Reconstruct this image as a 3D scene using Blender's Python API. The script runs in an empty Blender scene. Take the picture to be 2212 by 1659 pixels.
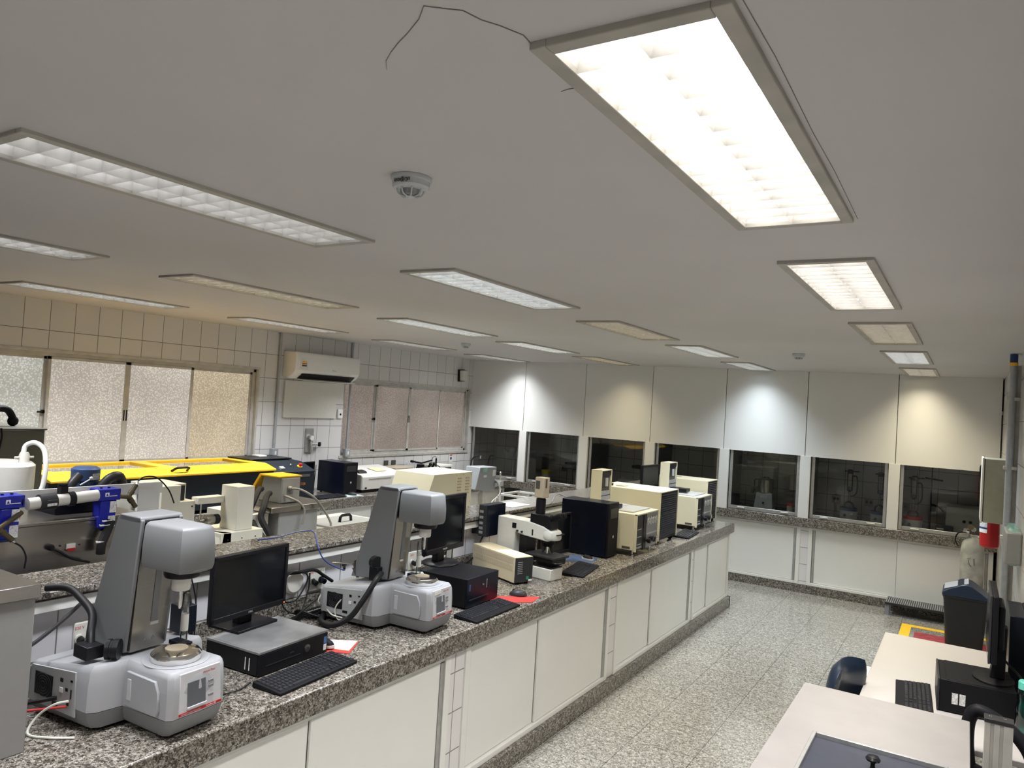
import bpy, bmesh, math, random
from mathutils import Matrix, Vector, Euler
random.seed(7)
PI = math.pi
sc = bpy.context.scene
COL = sc.collection
W = {}

# ------------------------------------------------------------------ materials
def newmat(name):
    m = bpy.data.materials.new(name); m.use_nodes = True
    nt = m.node_tree
    return m, nt, nt.nodes['Principled BSDF']

def N(nt, t, **kw):
    n = nt.nodes.new(t)
    for k, v in kw.items():
        if k.startswith('i_'): n.inputs[k[2:].replace('_', ' ')].default_value = v
        else: setattr(n, k, v)
    return n

def pm(name, col, rough=.5, metal=0., spec=.5, var=.04, scale=30., bump=0., coat=0., trans=0., ior=1.45, aniso=None):
    """plain surface: base colour with a faint procedural mottling and optional fine bump"""
    m, nt, b = newmat(name)
    tc = N(nt, 'ShaderNodeTexCoord')
    nz = N(nt, 'ShaderNodeTexNoise', i_Scale=scale, i_Detail=3.)
    if aniso:
        mp = N(nt, 'ShaderNodeMapping'); mp.inputs['Scale'].default_value = aniso
        nt.links.new(tc.outputs['Object'], mp.inputs[0]); nt.links.new(mp.outputs[0], nz.inputs[0])
    else:
        nt.links.new(tc.outputs['Object'], nz.inputs[0])
    rp = N(nt, 'ShaderNodeMapRange'); rp.inputs[1].default_value = .3; rp.inputs[2].default_value = .7
    rp.inputs[3].default_value = 1 - var; rp.inputs[4].default_value = 1 + var
    nt.links.new(nz.outputs[0], rp.inputs[0])
    mx = N(nt, 'ShaderNodeMix', data_type='RGBA', blend_type='MULTIPLY'); mx.inputs[0].default_value = 1
    mx.inputs[6].default_value = (*col, 1)
    nt.links.new(rp.outputs[0], mx.inputs[7]); nt.links.new(mx.outputs[2], b.inputs['Base Color'])
    b.inputs['Roughness'].default_value = rough; b.inputs['Metallic'].default_value = metal
    b.inputs['Specular IOR Level'].default_value = spec
    b.inputs['Coat Weight'].default_value = coat
    b.inputs['IOR'].default_value = ior
    if trans: b.inputs['Transmission Weight'].default_value = trans
    if bump:
        bp = N(nt, 'ShaderNodeBump', i_Strength=bump, i_Distance=.002)
        nt.links.new(nz.outputs[0], bp.inputs['Height']); nt.links.new(bp.outputs[0], b.inputs['Normal'])
    return m

def emat(name, col, s):
    m, nt, b = newmat(name)
    b.inputs['Base Color'].default_value = (*[min(1, c) * .8 for c in col], 1)
    b.inputs['Emission Color'].default_value = (*col, 1); b.inputs['Emission Strength'].default_value = s
    return m

def granite(name, scale, stops, rough=.12, joint=None, bumpy=.0):
    m, nt, b = newmat(name)
    tc = N(nt, 'ShaderNodeTexCoord')
    nz = N(nt, 'ShaderNodeTexNoise', i_Scale=scale * .7, i_Detail=2.)
    nt.links.new(tc.outputs['Object'], nz.inputs[0])
    ad = N(nt, 'ShaderNodeMix', data_type='RGBA', blend_type='LINEAR_LIGHT'); ad.inputs[0].default_value = .012
    nt.links.new(tc.outputs['Object'], ad.inputs[6]); nt.links.new(nz.outputs['Color'], ad.inputs[7])
    vo = N(nt, 'ShaderNodeTexVoronoi', i_Scale=scale)
    nt.links.new(ad.outputs[2], vo.inputs['Vector'])
    sp = N(nt, 'ShaderNodeSeparateColor'); nt.links.new(vo.outputs['Color'], sp.inputs[0])
    n2 = N(nt, 'ShaderNodeTexNoise', i_Scale=scale * .22, i_Detail=4.); nt.links.new(tc.outputs['Object'], n2.inputs[0])
    mm = N(nt, 'ShaderNodeMath', operation='MULTIPLY_ADD'); mm.inputs[1].default_value = .62
    nt.links.new(sp.outputs[0], mm.inputs[0])
    m2 = N(nt, 'ShaderNodeMath', operation='MULTIPLY'); m2.inputs[1].default_value = .5
    nt.links.new(n2.outputs[0], m2.inputs[0]); nt.links.new(m2.outputs[0], mm.inputs[2])
    cr = N(nt, 'ShaderNodeValToRGB'); cr.color_ramp.interpolation = 'LINEAR'
    els = cr.color_ramp.elements
    while len(els) < len(stops): els.new(.5)
    for e, (p, c) in zip(els, stops): e.position = p; e.color = (*c, 1)
    nt.links.new(mm.outputs[0], cr.inputs[0])
    out = cr.outputs[0]
    if joint:
        gx, gy, ox, oy, wd = joint
        mp = N(nt, 'ShaderNodeMapping'); mp.inputs['Location'].default_value = (-ox, -oy, 0)
        nt.links.new(tc.outputs['Object'], mp.inputs[0])
        br = N(nt, 'ShaderNodeTexBrick', offset=0., squash=1.); br.inputs['Scale'].default_value = 1.
        br.inputs['Brick Width'].default_value = gx; br.inputs['Row Height'].default_value = gy
        br.inputs['Mortar Size'].default_value = wd; br.inputs['Mortar Smooth'].default_value = .3
        br.inputs['Color1'].default_value = (1, 1, 1, 1); br.inputs['Color2'].default_value = (.93, .93, .93, 1); br.inputs['Mortar'].default_value = (.3, .29, .27, 1)
        nt.links.new(mp.outputs[0], br.inputs['Vector'])
        mu = N(nt, 'ShaderNodeMix', data_type='RGBA', blend_type='MULTIPLY'); mu.inputs[0].default_value = 1
        nt.links.new(out, mu.inputs[6]); nt.links.new(br.outputs[0], mu.inputs[7]); out = mu.outputs[2]
    nt.links.new(out, b.inputs['Base Color'])
    b.inputs['Roughness'].default_value = rough
    return m

def tile(name, u, v, gu, gv, ou, ov, col=(.66, .65, .64), mort=(.2, .2, .19), wd=.0035, rough=.18, col2=None):
    """glazed wall tile; u,v = axis index used as columns / rows"""
    m, nt, b = newmat(name)
    tc = N(nt, 'ShaderNodeTexCoord'); sx = N(nt, 'ShaderNodeSeparateXYZ'); cx = N(nt, 'ShaderNodeCombineXYZ')
    nt.links.new(tc.outputs['Object'], sx.inputs[0])
    for i, (ax, o) in enumerate(((u, ou), (v, ov))):
        a = N(nt, 'ShaderNodeMath', operation='SUBTRACT'); a.inputs[1].default_value = o - 40 * (gu, gv)[i]
        nt.links.new(sx.outputs[ax], a.inputs[0]); nt.links.new(a.outputs[0], cx.inputs[i])
    br = N(nt, 'ShaderNodeTexBrick', offset=0., squash=1.); br.inputs['Scale'].default_value = 1.
    br.inputs['Brick Width'].default_value = gu; br.inputs['Row Height'].default_value = gv
    br.inputs['Mortar Size'].default_value = wd; br.inputs['Mortar Smooth'].default_value = .4
    br.inputs['Color1'].default_value = (*col, 1); br.inputs['Color2'].default_value = (*(col2 or [c * .95 for c in col]), 1)
    br.inputs['Mortar'].default_value = (*mort, 1)
    nt.links.new(cx.outputs[0], br.inputs['Vector']); nt.links.new(br.outputs[0], b.inputs['Base Color'])
    bp = N(nt, 'ShaderNodeBump', i_Strength=.35, i_Distance=.003); bp.invert = True
    nt.links.new(br.outputs['Fac'], bp.inputs['Height']); nt.links.new(bp.outputs[0], b.inputs['Normal'])
    b.inputs['Roughness'].default_value = rough
    return m

def glass(name, tint, rough=0., fac=.06):
    m, nt, b = newmat(name); nt.nodes.remove(b)
    out = nt.nodes['Material Output']
    tr = N(nt, 'ShaderNodeBsdfTransparent'); tr.inputs[0].default_value = (*tint, 1)
    gl = N(nt, 'ShaderNodeBsdfGlossy'); gl.inputs['Roughness'].default_value = rough; gl.inputs[0].default_value = (.9, .9, .9, 1)
    fr = N(nt, 'ShaderNodeFresnel'); fr.inputs[0].default_value = 1.5
    ml = N(nt, 'ShaderNodeMath', operation='MULTIPLY'); ml.inputs[1].default_value = fac / .04
    nt.links.new(fr.outputs[0], ml.inputs[0])
    mx = N(nt, 'ShaderNodeMixShader')
    nt.links.new(ml.outputs[0], mx.inputs[0]); nt.links.new(tr.outputs[0], mx.inputs[1]); nt.links.new(gl.outputs[0], mx.inputs[2])
    nt.links.new(mx.outputs[0], out.inputs[0])
    return m

def window_glass(name, col, s):
    """patterned obscure glass with daylight behind it"""
    m, nt, b = newmat(name)
    tc = N(nt, 'ShaderNodeTexCoord')
    vo = N(nt, 'ShaderNodeTexVoronoi', i_Scale=62.); nt.links.new(tc.outputs['Object'], vo.inputs['Vector'])
    wv = N(nt, 'ShaderNodeTexNoise', i_Scale=1.6, i_Detail=2.); nt.links.new(tc.outputs['Object'], wv.inputs[0])
    cr = N(nt, 'ShaderNodeValToRGB'); cr.color_ramp.elements[0].position = .1; cr.color_ramp.elements[1].position = .75
    cr.color_ramp.elements[0].color = (*[c * 1.25 for c in col], 1); cr.color_ramp.elements[1].color = (*[c * .62 for c in col], 1)
    nt.links.new(vo.outputs['Distance'], cr.inputs[0])
    # distance falls in 0..~0.02 of object units x scale, so stretch it
    mr = N(nt, 'ShaderNodeMapRange'); mr.inputs[1].default_value = 0.; mr.inputs[2].default_value = .75
    nt.links.new(vo.outputs['Distance'], mr.inputs[0]); nt.links.new(mr.outputs[0], cr.inputs[0])
    m3 = N(nt, 'ShaderNodeMapRange'); m3.inputs[1].default_value = .3; m3.inputs[2].default_value = .7; m3.inputs[3].default_value = .8; m3.inputs[4].default_value = 1.12
    nt.links.new(wv.outputs[0], m3.inputs[0])
    ms = N(nt, 'ShaderNodeMath', operation='MULTIPLY'); ms.inputs[1].default_value = s; nt.links.new(m3.outputs[0], ms.inputs[0])
    nt.links.new(cr.outputs[0], b.inputs['Emission Color']); nt.links.new(ms.outputs[0], b.inputs['Emission Strength'])
    b.inputs['Base Color'].default_value = (*[c * .25 for c in col], 1); b.inputs['Roughness'].default_value = .25
    bp = N(nt, 'ShaderNodeBump', i_Strength=.6, i_Distance=.003)
    nt.links.new(vo.outputs['Distance'], bp.inputs['Height']); nt.links.new(bp.outputs[0], b.inputs['Normal'])
    return m

M = {}
GST = [(.12, (.008, .007, .006)), (.32, (.032, .027, .022)), (.48, (.088, .076, .062)), (.64, (.175, .158, .135)), (.86, (.36, .335, .30))]
M['granite'] = granite('granite', 165, GST, .13)
M['floor'] = granite('floor_granite', 150, [(.12, (.05, .046, .04)), (.32, (.12, .114, .10)), (.5, (.22, .212, .19)), (.68, (.31, .30, .275)), (.88, (.48, .465, .43))], .13, (.4, .4, -2.12, 8.86, .0022))
M['tile_left'] = tile('left_wall_tile', 1, 2, .205, .2635, 2.984, 2.432)
M['tile_right'] = tile('right_wall_tile', 1, 2, .3, .3, .1, .05, (.62, .61, .6))
M['tile_spine'] = tile('bench_spine_tile', 1, 2, .305, .205, .94, .97, (.70, .69, .72))
M['tile_hood'] = tile('hood_back_tile', 0, 2, .205, .205, -.69, .93, (.72, .72, .71), (.10, .10, .10), .003)
M['tile_strip'] = tile('pilaster_tile', 1, 2, .3, .2, .1, .08, (.72, .70, .70))
M['ceiling'] = pm('ceiling_paint', (.555, .54, .535), .7, var=.03, scale=1.2)
M['plaster'] = pm('plaster', (.62, .6, .58), .6)
M['white'] = pm('white_laminate', (.74, .74, .71), .32, var=.012, scale=4)
M['whitepanel'] = pm('white_panel_paint', (.70, .70, .68), .38, var=.01, scale=3)
M['alu'] = pm('aluminium', (.46, .46, .45), .38, .7, var=.1, scale=20)
M['alu_dark'] = pm('weathered_aluminium', (.50, .485, .45), .45, .2, var=.12, scale=12)
M['steel'] = pm('brushed_steel', (.36, .34, .31), .24, .95, var=.09, scale=60, aniso=(1, 1, 14))
M['steel_pale'] = pm('pale_steel_top', (.37, .35, .34), .36, .4, var=.05, scale=6)
M['chrome'] = pm('chrome', (.75, .74, .72), .1, 1.)
M['rheo'] = pm('silver_grey_plastic', (.33, .335, .35), .42, var=.015, scale=8)
M['rheo_dark'] = pm('grey_lower_plastic', (.20, .205, .21), .45)
M['rheo_panel'] = pm('pale_grey_panel', (.46, .46, .475), .35)
M['rheo_head'] = pm('mid_grey_plastic', (.185, .19, .195), .42, var=.015, scale=8)
M['black'] = pm('black_plastic', (.007, .007, .009), .35, spec=.28, var=.1)
M['navy'] = pm('blue_black_metal', (.004, .006, .014), .3, spec=.25, var=.1)
M['matblack'] = pm('matt_black_plastic', (.007, .007, .009), .55, spec=.16, var=.1)
M['charcoal'] = pm('charcoal_plastic', (.028, .028, .030), .4, spec=.3)
M['screen'] = pm('dark_screen', (.003, .004, .006), .12, spec=.35, var=.2)
M['screen_grey'] = pm('grey_screen', (.09, .095, .105), .2)
M['key'] = pm('key_plastic', (.016, .017, .022), .4, spec=.35)
M['cream'] = pm('cream_enamel', (.66, .62, .46), .35, var=.02, scale=6)
M['beige'] = pm('beige_enamel', (.60, .53, .38), .4, var=.02, scale=6)
M['tan'] = pm('tan_enamel', (.46, .39, .28), .45, var=.02, scale=6)
M['ivory'] = pm('ivory_enamel', (.72, .70, .60), .35, var=.015, scale=6)
M['offwhite'] = pm('offwhite_plastic', (.62, .61, .56), .4, var=.02)
M['cabgrey'] = pm('cabinet_grey_enamel', (.235, .23, .225), .4, var=.02)
M['acwhite'] = pm('glossy_white_plastic', (.84, .83, .80), .3, var=.01)
M['ltgrey'] = pm('light_grey_enamel', (.38, .39, .39), .4, var=.02)
M['grey'] = pm('grey_enamel', (.25, .26, .27), .4, var=.02)
M['olive'] = pm('olive_grey_enamel', (.105, .102, .08), .45, var=.03)
M['anth'] = pm('anthracite_enamel', (.009, .014, .020), .45, spec=.3)
M['yellow'] = pm('yellow_enamel', (.90, .50, .015), .35, var=.02)
M['yellow_tape'] = pm('yellow_floor_paint', (.85, .52, .02), .4, var=.06)
M['red'] = pm('red_enamel', (.42, .012, .014), .3)
M['redpad'] = pm('red_fabric_pad', (.48, .035, .03), .8)
M['red_floor'] = pm('red_floor_paint', (.30, .035, .05), .4, var=.5, scale=18)
M['blue'] = pm('cobalt_blue_enamel', (.008, .014, .30), .3)
M['navyblue'] = pm('dark_blue_enamel', (.02, .045, .16), .35)
M['motor_blue'] = pm('motor_blue_enamel', (.035, .07, .17), .4)
M['brass'] = pm('aged_bronze', (.11, .09, .055), .45, .7)
M['paper'] = pm('paper', (.75, .75, .72), .7, var=.02)
M['label'] = pm('printed_label', (.60, .60, .60), .5, var=.35, scale=160)
M['label_dark'] = pm('dark_badge', (.08, .075, .065), .4)
M['rubber'] = pm('black_rubber', (.008, .008, .009), .5, spec=.3)
M['foam'] = pm('black_foam_sleeve', (.010, .010, .012), .75, bump=.5, scale=120)
M['grey_cable'] = pm('grey_cable_plastic', (.27, .26, .24), .45)
M['white_cable'] = pm('white_cable_plastic', (.6, .6, .53), .4)
M['blue_cable'] = pm('blue_cable_plastic', (.03, .06, .22), .35)
M['bluepad'] = pm('blue_printed_pad', (.05, .08, .16), .6, var=.4, scale=25)
M['paleblue'] = pm('pale_blue_pad', (.42, .50, .50), .7)
M['tank'] = pm('white_tank_plastic', (.66, .65, .60), .4, var=.02)
M['clear'] = glass('clear_plastic', (.80, .82, .80), .05, .10)
M['teal'] = glass('teal_plastic', (.10, .46, .42), .1, .08)
M['tealcap'] = pm('teal_cap_plastic', (.14, .62, .50), .35)
M['teal_tint'] = pm('teal_tinted_plastic', (.20, .38, .35), .15, var=.1)
M['hoodglass'] = glass('hood_sash_glass', (.80, .81, .80), .0, .022)
M['pane1'] = window_glass('window_pane_glass', (.80, .74, .66), .60)
M['pane1b'] = window_glass('window_pane_glass_warm', (.78, .66, .47), .56)
M['pane1c'] = window_glass('window_pane_glass_cool', (.76, .76, .70), .60)
M['pane2'] = window_glass('window_pane_glass_dim', (.55, .46, .40), .36)
M['led_red'] = emat('red_led', (1., .12, .03), 3.)
M['cyl'] = pm('worn_grey_paint', (.37, .37, .32), .5, var=.3, scale=9)
M['navychair'] = pm('dark_blue_vinyl', (.012, .022, .042), .32)
M['bag'] = pm('black_bin_bag', (.010, .010, .012), .3, bump=1., scale=28)
M['bagwhite'] = pm('grey_lid_plastic', (.36, .38, .42), .5)
M['conduit'] = pm('galvanised_conduit', (.36, .38, .40), .45, .3, var=.08)
M['crack'] = pm('crack_dark', (.20, .19, .18), .9)
M['blue_white'] = pm('white_print', (.8, .8, .85), .4)
M['textred'] = pm('red_print', (.5, .03, .03), .5)
M['textdark'] = pm('dark_print', (.02, .02, .02), .5)
M['textgrey'] = pm('grey_print', (.45, .45, .45), .5)
M['textgold'] = pm('orange_print', (.5, .17, .02), .5)
M['mantle'] = pm('pale_blue_enamel', (.50, .53, .54), .4)
M['louvre'] = pm('anodised_louvre', (.78, .77, .74), .3, .55, var=.06)
M['housing'] = pm('luminaire_frame_paint', (.40, .38, .34), .5, .1, var=.12, scale=8)

# ------------------------------------------------------------------ mesh builder
class B:
    def __init__(s): s.bm = bmesh.new()
    def box(s, x0, x1, y0, y1, z0, z1, mat=None):
        v = [s.bm.verts.new(p) for p in ((x0, y0, z0), (x1, y0, z0), (x1, y1, z0), (x0, y1, z0), (x0, y0, z1), (x1, y0, z1), (x1, y1, z1), (x0, y1, z1))]
        for f in ((3, 2, 1, 0), (4, 5, 6, 7), (0, 1, 5, 4), (1, 2, 6, 5), (2, 3, 7, 6), (3, 0, 4, 7)):
            s.bm.faces.new([v[i] for i in f])
        return s
    def hexa(s, bot, top):
        v = [s.bm.verts.new(p) for p in list(bot) + list(top)]; n = len(bot)
        s.bm.faces.new(v[:n][::-1]); s.bm.faces.new(v[n:])
        for i in range(n): s.bm.faces.new([v[i], v[(i + 1) % n], v[n + (i + 1) % n], v[n + i]])
        return s
    def prism(s, poly, axis, a, b):
        """poly: 2-D points; axis 'x','y','z' = extrusion axis"""
        def P(p, t): return {'x': (t, p[0], p[1]), 'y': (p[0], t, p[1]), 'z': (p[0], p[1], t)}[axis]
        s.hexa([P(p, a) for p in poly], [P(p, b) for p in poly]); return s
    def rings(s, rr, cap=True):
        vs = [[s.bm.verts.new(p) for p in r] for r in rr]; n = len(rr[0])
        for a, b in zip(vs, vs[1:]):
            for i in range(n): s.bm.faces.new([a[i], a[(i + 1) % n], b[(i + 1) % n], b[i]])
        if cap: s.bm.faces.new(vs[0][::-1]); s.bm.faces.new(vs[-1])
        return s
    def lathe(s, cx, cy, prof, seg=28, cap=True):
        """prof: (r, z) pairs about a vertical axis"""
        return s.rings([[(cx + r * math.cos(2 * PI * i / seg), cy + r * math.sin(2 * PI * i / seg), z) for i in range(seg)] for r, z in prof], cap)
    def cyl(s, p0, p1, r, r1=None, seg=16):
        p0, p1 = Vector(p0), Vector(p1); d = (p1 - p0).normalized()
        a = d.orthogonal().normalized(); b = d.cross(a); r1 = r if r1 is None else r1
        return s.rings([[tuple(p + rr * (math.cos(2 * PI * i / seg) * a + math.sin(2 * PI * i / seg) * b)) for i in range(seg)] for p, rr in ((p0, r), (p1, r1))])
    def stack(s, p0, d, prof, seg=20):
        """lathe about any axis: prof (r, t) along direction d"""
        p0, d = Vector(p0), Vector(d).normalized(); a = d.orthogonal().normalized(); b = d.cross(a)
        return s.rings([[tuple(p0 + t * d + r * (math.cos(2 * PI * i / seg) * a + math.sin(2 * PI * i / seg) * b)) for i in range(seg)] for r, t in prof])
    def tube(s, pts, r, seg=10, smooth=True):
        P = [Vector(p) for p in pts]
        if smooth and len(P) > 2:
            Q = []
            for i in range(len(P) - 1):
                p0 = P[max(i - 1, 0)]; p1 = P[i]; p2 = P[i + 1]; p3 = P[min(i + 2, len(P) - 1)]
                for k in range(7):
                    t = k / 7.
                    Q.append(.5 * ((2 * p1) + (-p0 + p2) * t + (2 * p0 - 5 * p1 + 4 * p2 - p3) * t * t + (-p0 + 3 * p1 - 3 * p2 + p3) * t ** 3))
            Q.append(P[-1]); P = Q
        rr = []; a = None
        for i, p in enumerate(P):
            d = (P[min(i + 1, len(P) - 1)] - P[max(i - 1, 0)])
            d = d.normalized() if d.length > 1e-9 else Vector((0, 0, 1))
            a = d.orthogonal().normalized() if a is None else (a - d * a.dot(d)).normalized()
            b = d.cross(a)
            rr.append([tuple(p + r * (math.cos(2 * PI * k / seg) * a + math.sin(2 * PI * k / seg) * b)) for k in range(seg)])
        return s.rings(rr)
    def sphere(s, c, r, sx=1, sy=1, sz=1, seg=16, t0=0., t1=PI):
        n = 9
        prof = [(math.sin(t0 + (t1 - t0) * k / n) * r, -math.cos(t0 + (t1 - t0) * k / n) * r) for k in range(n + 1)]
        return s.rings([[(c[0] + sx * max(q, 1e-4) * math.cos(2 * PI * i / seg), c[1] + sy * max(q, 1e-4) * math.sin(2 * PI * i / seg), c[2] + sz * z) for i in range(seg)] for q, z in prof])
    def rbox(s, x0, x1, y0, y1, rings, r=.01, seg=4):
        """rounded-corner box built from (z, inset) rings"""
        out = []
        for z, ins in rings:
            a0, a1, b0, b1 = x0 + ins, x1 - ins, y0 + ins, y1 - ins; q = max(r - ins * .3, .001); ring = []
            for cx, cy, st in ((a1 - q, b1 - q, 0), (a0 + q, b1 - q, 90), (a0 + q, b0 + q, 180), (a1 - q, b0 + q, 270)):
                for k in range(seg + 1):
                    t = math.radians(st + 90 * k / seg); ring.append((cx + q * math.cos(t), cy + q * math.sin(t), z))
            out.append(ring)
        return s.rings(out)
    def rot(s, ang, axis, piv):
        bmesh.ops.rotate(s.bm, cent=piv, matrix=Matrix.Rotation(ang, 3, axis), verts=s.bm.verts); return s

def obj(name, b, mat, parent=None, w=False, bev=0., smooth=True, at=None):
    bm = b.bm
    bmesh.ops.recalc_face_normals(bm, faces=bm.faces)
    me = bpy.data.meshes.new(name)
    bm.to_mesh(me); bm.free()
    if parent is not None and w: me.transform(W[parent].inverted())
    if parent is None and at is not None: me.transform(Matrix.Translation(-Vector(at)))
    me.materials.append(M[mat] if isinstance(mat, str) else mat)
    if smooth:
        for p in me.polygons: p.use_smooth = True
        me.set_sharp_from_angle(angle=math.radians(38))
    o = bpy.data.objects.new(name, me); COL.objects.link(o)
    if parent is not None: o.parent = parent; W[o] = W[parent].copy()
    else:
        if at is not None: o.location = at
        W[o] = Matrix.Translation(at) if at is not None else Matrix.Identity(4)
    if bev:
        md = o.modifiers.new('bevel', 'BEVEL'); md.width = bev; md.segments = 2; md.limit_method = 'ANGLE'; md.angle_limit = math.radians(50); md.harden_normals = False
    return o

def tag(o, label, cat, group=None):
    o['label'] = label; o['category'] = cat
    if group: o['group'] = group
    return o

def thing(name, label, cat, loc=(0, 0, 0), rz=0., group=None):
    o = bpy.data.objects.new(name, None); COL.objects.link(o)
    o.location = loc; o.rotation_euler = (0, 0, rz); o.empty_display_size = .05
    W[o] = Matrix.Translation(loc) @ Matrix.Rotation(rz, 4, 'Z')
    return tag(o, label, cat, group)

def struct(name, b, mat, parent=None, bev=0., w=True, smooth=False):
    o = obj(name, b, mat, parent, w=w, bev=bev, smooth=smooth)
    if parent is None: o['kind'] = 'structure'
    return o

def text(name, s, size, mat, parent, loc, rot, w=False, align='CENTER', bold=0.):
    cu = bpy.data.curves.new(name, 'FONT'); cu.body = s; cu.size = size; cu.align_x = align; cu.align_y = 'CENTER'
    cu.extrude = .0002; cu.offset = bold; cu.resolution_u = 2
    tmp = bpy.data.objects.new(name + '_tmp', cu); COL.objects.link(tmp)
    me = bpy.data.meshes.new_from_object(tmp.evaluated_get(bpy.context.evaluated_depsgraph_get()))
    bpy.data.objects.remove(tmp); bpy.data.curves.remove(cu)
    me.materials.clear(); me.materials.append(M[mat])
    mw = Matrix.Translation(loc) @ Euler(rot).to_matrix().to_4x4()
    if w: mw = W[parent].inverted() @ mw
    me.transform(mw)
    o = bpy.data.objects.new(name, me); COL.objects.link(o)
    o.parent = parent; W[o] = W[parent].copy()
    return o
RX = (PI / 2, 0, PI / 2)      # reads from +x side, along +y
RY = (PI / 2, 0, 0)           # reads from -y side, along +x

def dup(root, loc, rz=0., label=None, group=None):
    r = root.copy(); COL.objects.link(r); r.location = loc; r.rotation_euler = (0, 0, rz)
    W[r] = Matrix.Translation(loc) @ Matrix.Rotation(rz, 4, 'Z')
    if label: r['label'] = label
    if group: r['group'] = group
    for ch in list(root.children):
        c = ch.copy(); COL.objects.link(c); c.parent = r
        for g in ch.children:
            d = g.copy(); COL.objects.link(d); d.parent = c
    return r

# ------------------------------------------------------------------ camera (24 mm-class phone lens, rolled a few degrees)
F, yaw, pitch, roll = 1590.0, .5567629, .0242168, .0614648
cy, sy, cp, sp = math.cos(yaw), math.sin(yaw), math.cos(pitch), math.sin(pitch)
f = Vector((-sy * cp, cy * cp, sp)); r0 = Vector((cy, sy, 0)); u0 = r0.cross(f)
rr_ = math.cos(roll) * r0 + math.sin(roll) * u0; uu_ = -math.sin(roll) * r0 + math.cos(roll) * u0
cam = bpy.data.cameras.new('camera'); co = bpy.data.objects.new('camera', cam); COL.objects.link(co)
cam.sensor_width = 36; cam.lens = 36 * F / 2212; cam.clip_start = .05
mw = Matrix((rr_, uu_, -f)).transposed().to_4x4(); mw.translation = (0, 0, 2.07); co.matrix_world = mw
sc.camera = co
# ------------------------------------------------------------------ room shell
XL, XR, YB, YF, YH = -6.6, .31, 10.25, -1.6, 9.44
def cz(x): return 2.643 - .0068 * x

LUM = [  # xc, y0, y1, kind, label
 (-.46, 1.00, 2.24, 'bright', 'big glowing twin-row louvred ceiling light nearest the camera with a dark gap at its corner'),
 (-.46, 2.80, 4.02, 'bright', 'bright white louvred ceiling light, second of the right-hand line towards the fume hoods'),
 (-.45, 4.60, 5.78, 'yellow', 'yellowish louvred ceiling light, third of the right-hand line towards the fume hoods'),
 (-.45, 6.38, 7.60, 'cool', 'cool white louvred ceiling light, fourth of the right-hand line towards the fume hoods'),
 (-.45, 8.22, 9.41, 'yellow', 'small-looking yellowish ceiling light of the right-hand line touching the white hood panels'),
 (-2.12, .86, 2.08, 'soft', 'long louvred ceiling light at upper left with silvery reflector cells'),
 (-2.15, 2.66, 3.90, 'cool', 'bright white louvred ceiling light above the middle of the stone island bench'),
 (-2.17, 4.54, 5.74, 'yellow', 'dim yellowish ceiling light in the line above the island bench'),
 (-2.14, 6.22, 7.42, 'cool', 'cool white ceiling light, second from the fume hoods in the line above the island bench'),
 (-2.20, 8.15, 9.38, 'blue', 'bluish ceiling light touching the hood panels above the island bench end'),
 (-3.80, .78, 2.00, 'soft', 'louvred ceiling light cut by the left edge of the picture with bluish cells'),
 (-3.82, 2.50, 3.78, 'yellow', 'pale yellowish ceiling light, long and thin, left of the bright one over the island'),
 (-3.86, 4.38, 5.64, 'cool', 'white ceiling light with one brighter row left of the dim yellowish one over the island'),
 (-3.92, 6.20, 7.44, 'cool', 'white ceiling light right of the far smoke detector'),
 (-3.95, 7.95, 9.30, 'dimyellow', 'very dim yellowish ceiling light close to the hood panels'),
 (-5.58, 2.44, 3.66, 'wall', 'thin ceiling light seen edge-on above the large left window'),
 (-5.60, 4.30, 5.50, 'wall', 'thin bluish ceiling light seen edge-on left of the air conditioner'),
 (-5.64, 6.25, 7.44, 'soft', 'thin dim ceiling light seen edge-on above the second window'),
 (-5.70, 8.14, 9.36, 'white', 'thin white ceiling light nearest the far left corner by the hood panels'),
 (-.46, -.80, .42, 'bright', 'unseen louvred ceiling light added for illumination behind the camera position on the right-hand line'),  # out of view: extra fixture continuing the row, added to light the near end
 (-2.12, -.94, .28, 'soft', 'unseen louvred ceiling light added for illumination behind the camera position over the island line'),  # likewise unseen, added for its light on the near part of the room
]
LW = .30
def holed(name, us, vs, holes, mk, mat, thick=None):
    pass

# ceiling with openings for the recessed luminaires
xs = sorted({XL - .3, XR + .2} | {round(l[0] - LW / 2, 4) for l in LUM} | {round(l[0] + LW / 2, 4) for l in LUM})
ys = sorted({YF - .2, YB + .2} | {round(l[1], 4) for l in LUM} | {round(l[2], 4) for l in LUM})
b = B()
vv = {}
def gv(i, j):
    if (i, j) not in vv: vv[i, j] = b.bm.verts.new((xs[i], ys[j], cz(xs[i])))
    return vv[i, j]
for i in range(len(xs) - 1):
    for j in range(len(ys) - 1):
        mx_, my_ = (xs[i] + xs[i + 1]) / 2, (ys[j] + ys[j + 1]) / 2
        if any(abs(mx_ - l[0]) < LW / 2 and l[1] < my_ < l[2] for l in LUM): continue
        b.bm.faces.new([gv(i, j), gv(i, j + 1), gv(i + 1, j + 1), gv(i + 1, j)])
me = bpy.data.meshes.new('ceiling'); b.bm.normal_update(); b.bm.to_mesh(me); b.bm.free(); me.materials.append(M['ceiling'])
ceil = bpy.data.objects.new('ceiling', me); COL.objects.link(ceil); ceil['kind'] = 'structure'; W[ceil] = Matrix.Identity(4)
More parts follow.
